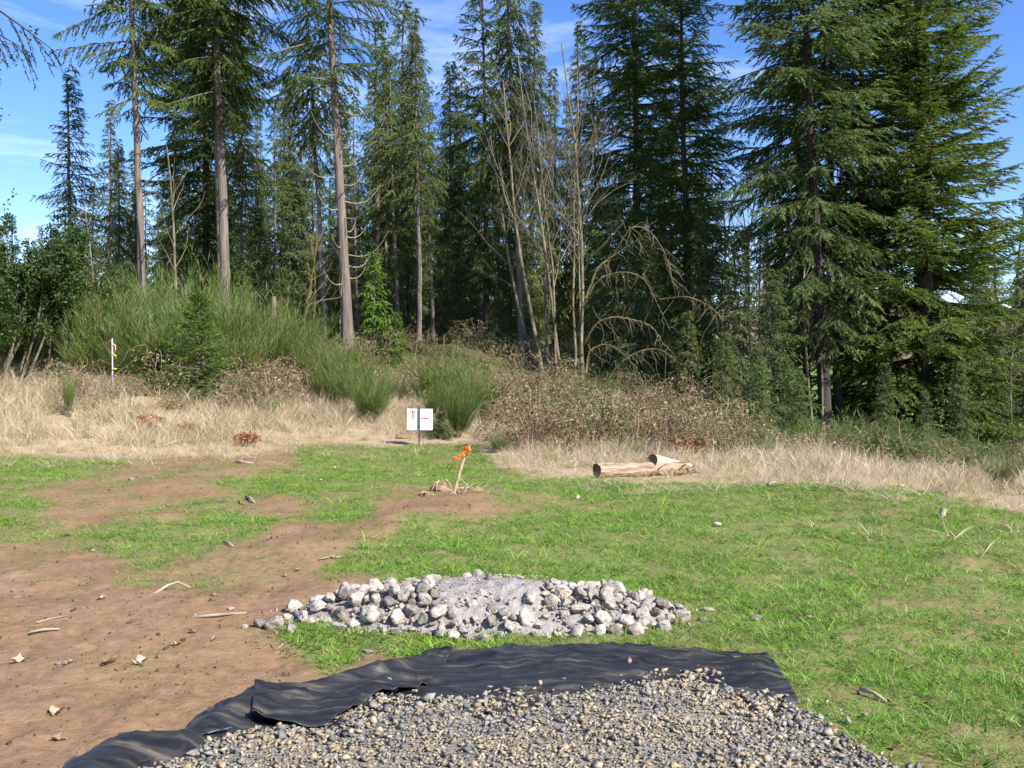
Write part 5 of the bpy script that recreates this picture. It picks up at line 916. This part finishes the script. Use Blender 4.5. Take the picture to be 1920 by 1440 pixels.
for (px, py, r, lb) in ((33, 1245, .075, 'dead leaf on soil at far left, lowest left'), (200, 1253, .09, 'large folded pale dead leaf in the middle of the bare soil'), (257, 1250, .09, 'spread dead leaf just right of the large folded leaf'), (127, 1254, .045, 'small dead leaf left of the large folded leaf'), (190, 1132, .055, 'pale dead leaf beside the bent stick'), (170, 1035, .06, 'dead leaf at the lower rim of the left grass'), (505, 1018, .06, 'white dead leaf on soil right of the left grass patch'), (575, 945, .07, 'pale dead leaf at the edge of the middle grass'), (400, 1122, .05, 'dead leaf on soil right of the bent stick'), (360, 1190, .05, 'dead leaf on soil below the peeled stick'), (325, 1212, .06, 'pair-like flat dead leaf in the middle soil'), (100, 1345, .08, 'ragged dead leaf on soil near the lower left'), (110, 1390, .06, 'dead leaf nearest the lower left corner'), (450, 945, .10, 'upright curled dead leaf in the left grass'), (535, 1080, .05, 'small dead leaf on soil above the rubble left end'), (560, 1072, .05, 'small dead leaf on soil above and right of its neighbour'), (625, 1055, .06, 'dead leaf on soil above the rubble'), (630, 875, .08, 'dead leaf in grass left of the sign'), (1522, 1167, .05, 'orange brown dead leaf on the lawn right of the rubble'), (1462, 1288, .03, 'small russet dead leaf lying on the black fabric'), (125, 1005, .08, 'brown dead leaf in the left grass near the edge'), (75, 870, .10, 'pale dead leaf in grass at the straw edge far left'), (1085, 940, .08, 'pale dead leaf on the lawn below the logs'), (1475, 945, .10, 'pale curled dead leaf on the lawn below the crest'), (735, 880, .08, 'pale dead leaf in grass below the sign'), (400, 1170 + 35, .04, 'little dead leaf right of the flat middle leaf')):
    r *= .68; p = gp(px, py); tag(link('dead_leaf', LM[int(g.integers(0, 6))], None, (p[0], p[1], HZ(*p) + .006), (g.normal(0, .25), g.normal(0, .25), g.uniform(0, 6.28)), (r, r, r)), lb, 'leaf')
# crumbs of soil and straw bits over the bare soil
g = rng_(20); n = 16000; d = g.uniform(3.5, 17, n); a = np.radians(g.uniform(-33, 33, n)); x = np.sin(a) * d; y = np.cos(a) * d; keep = ~inpoly(x, y, BARE) & (g.uniform(0, 1, n) < .25 + .75 * (1 - lawn(x, y))) & (pile_h(x, y) < .005); x, y = x[keep], y[keep]; n = len(x); s = np.clip(g.lognormal(np.log(.0048), .65, n), .002, .03)
CM = [mesh('soil_crumb', V, None, T, None, False, (M['soil_clod'],)) for V, T in sV[:4]]
scatter('soil_crumbs', 'small crumbs of soil and grit scattered over the bare ground', 'soil crumbs', np.stack([x, y, H(x, y) + s * .2], 1), g.uniform(0, 6.28, (n, 3)), np.repeat(s[:, None], 3, 1), CM, 7)
g = rng_(21); n = 1500; d = g.uniform(3.8, 15, n); a = np.radians(g.uniform(-33, 8, n)); x = np.sin(a) * d; y = np.cos(a) * d; keep = ~inpoly(x, y, BARE) & (pile_h(x, y) < .005) & (g.uniform(0, 1, n) < sstep(fbm(x, y, 99, 3), .35, .6)); x, y = x[keep], y[keep]; n = len(x)
SM = [blade_clump('straw_bit', 160 + q, 2, .03, .12, .004, .05, 14, M['straw'], 2, .1, 1, .2) for q in range(4)]
scatter('straw_bits', 'stray straw bits lying on the bare soil', 'straw bits', np.stack([x, y, H(x, y) + .006], 1), np.stack([0 * x, 0 * x, g.uniform(0, 6.28, n)], 1), np.ones((n, 3)) * g.uniform(.5, 1.3, (n, 1)), SM, 8)
bpy.context.view_layer.update()
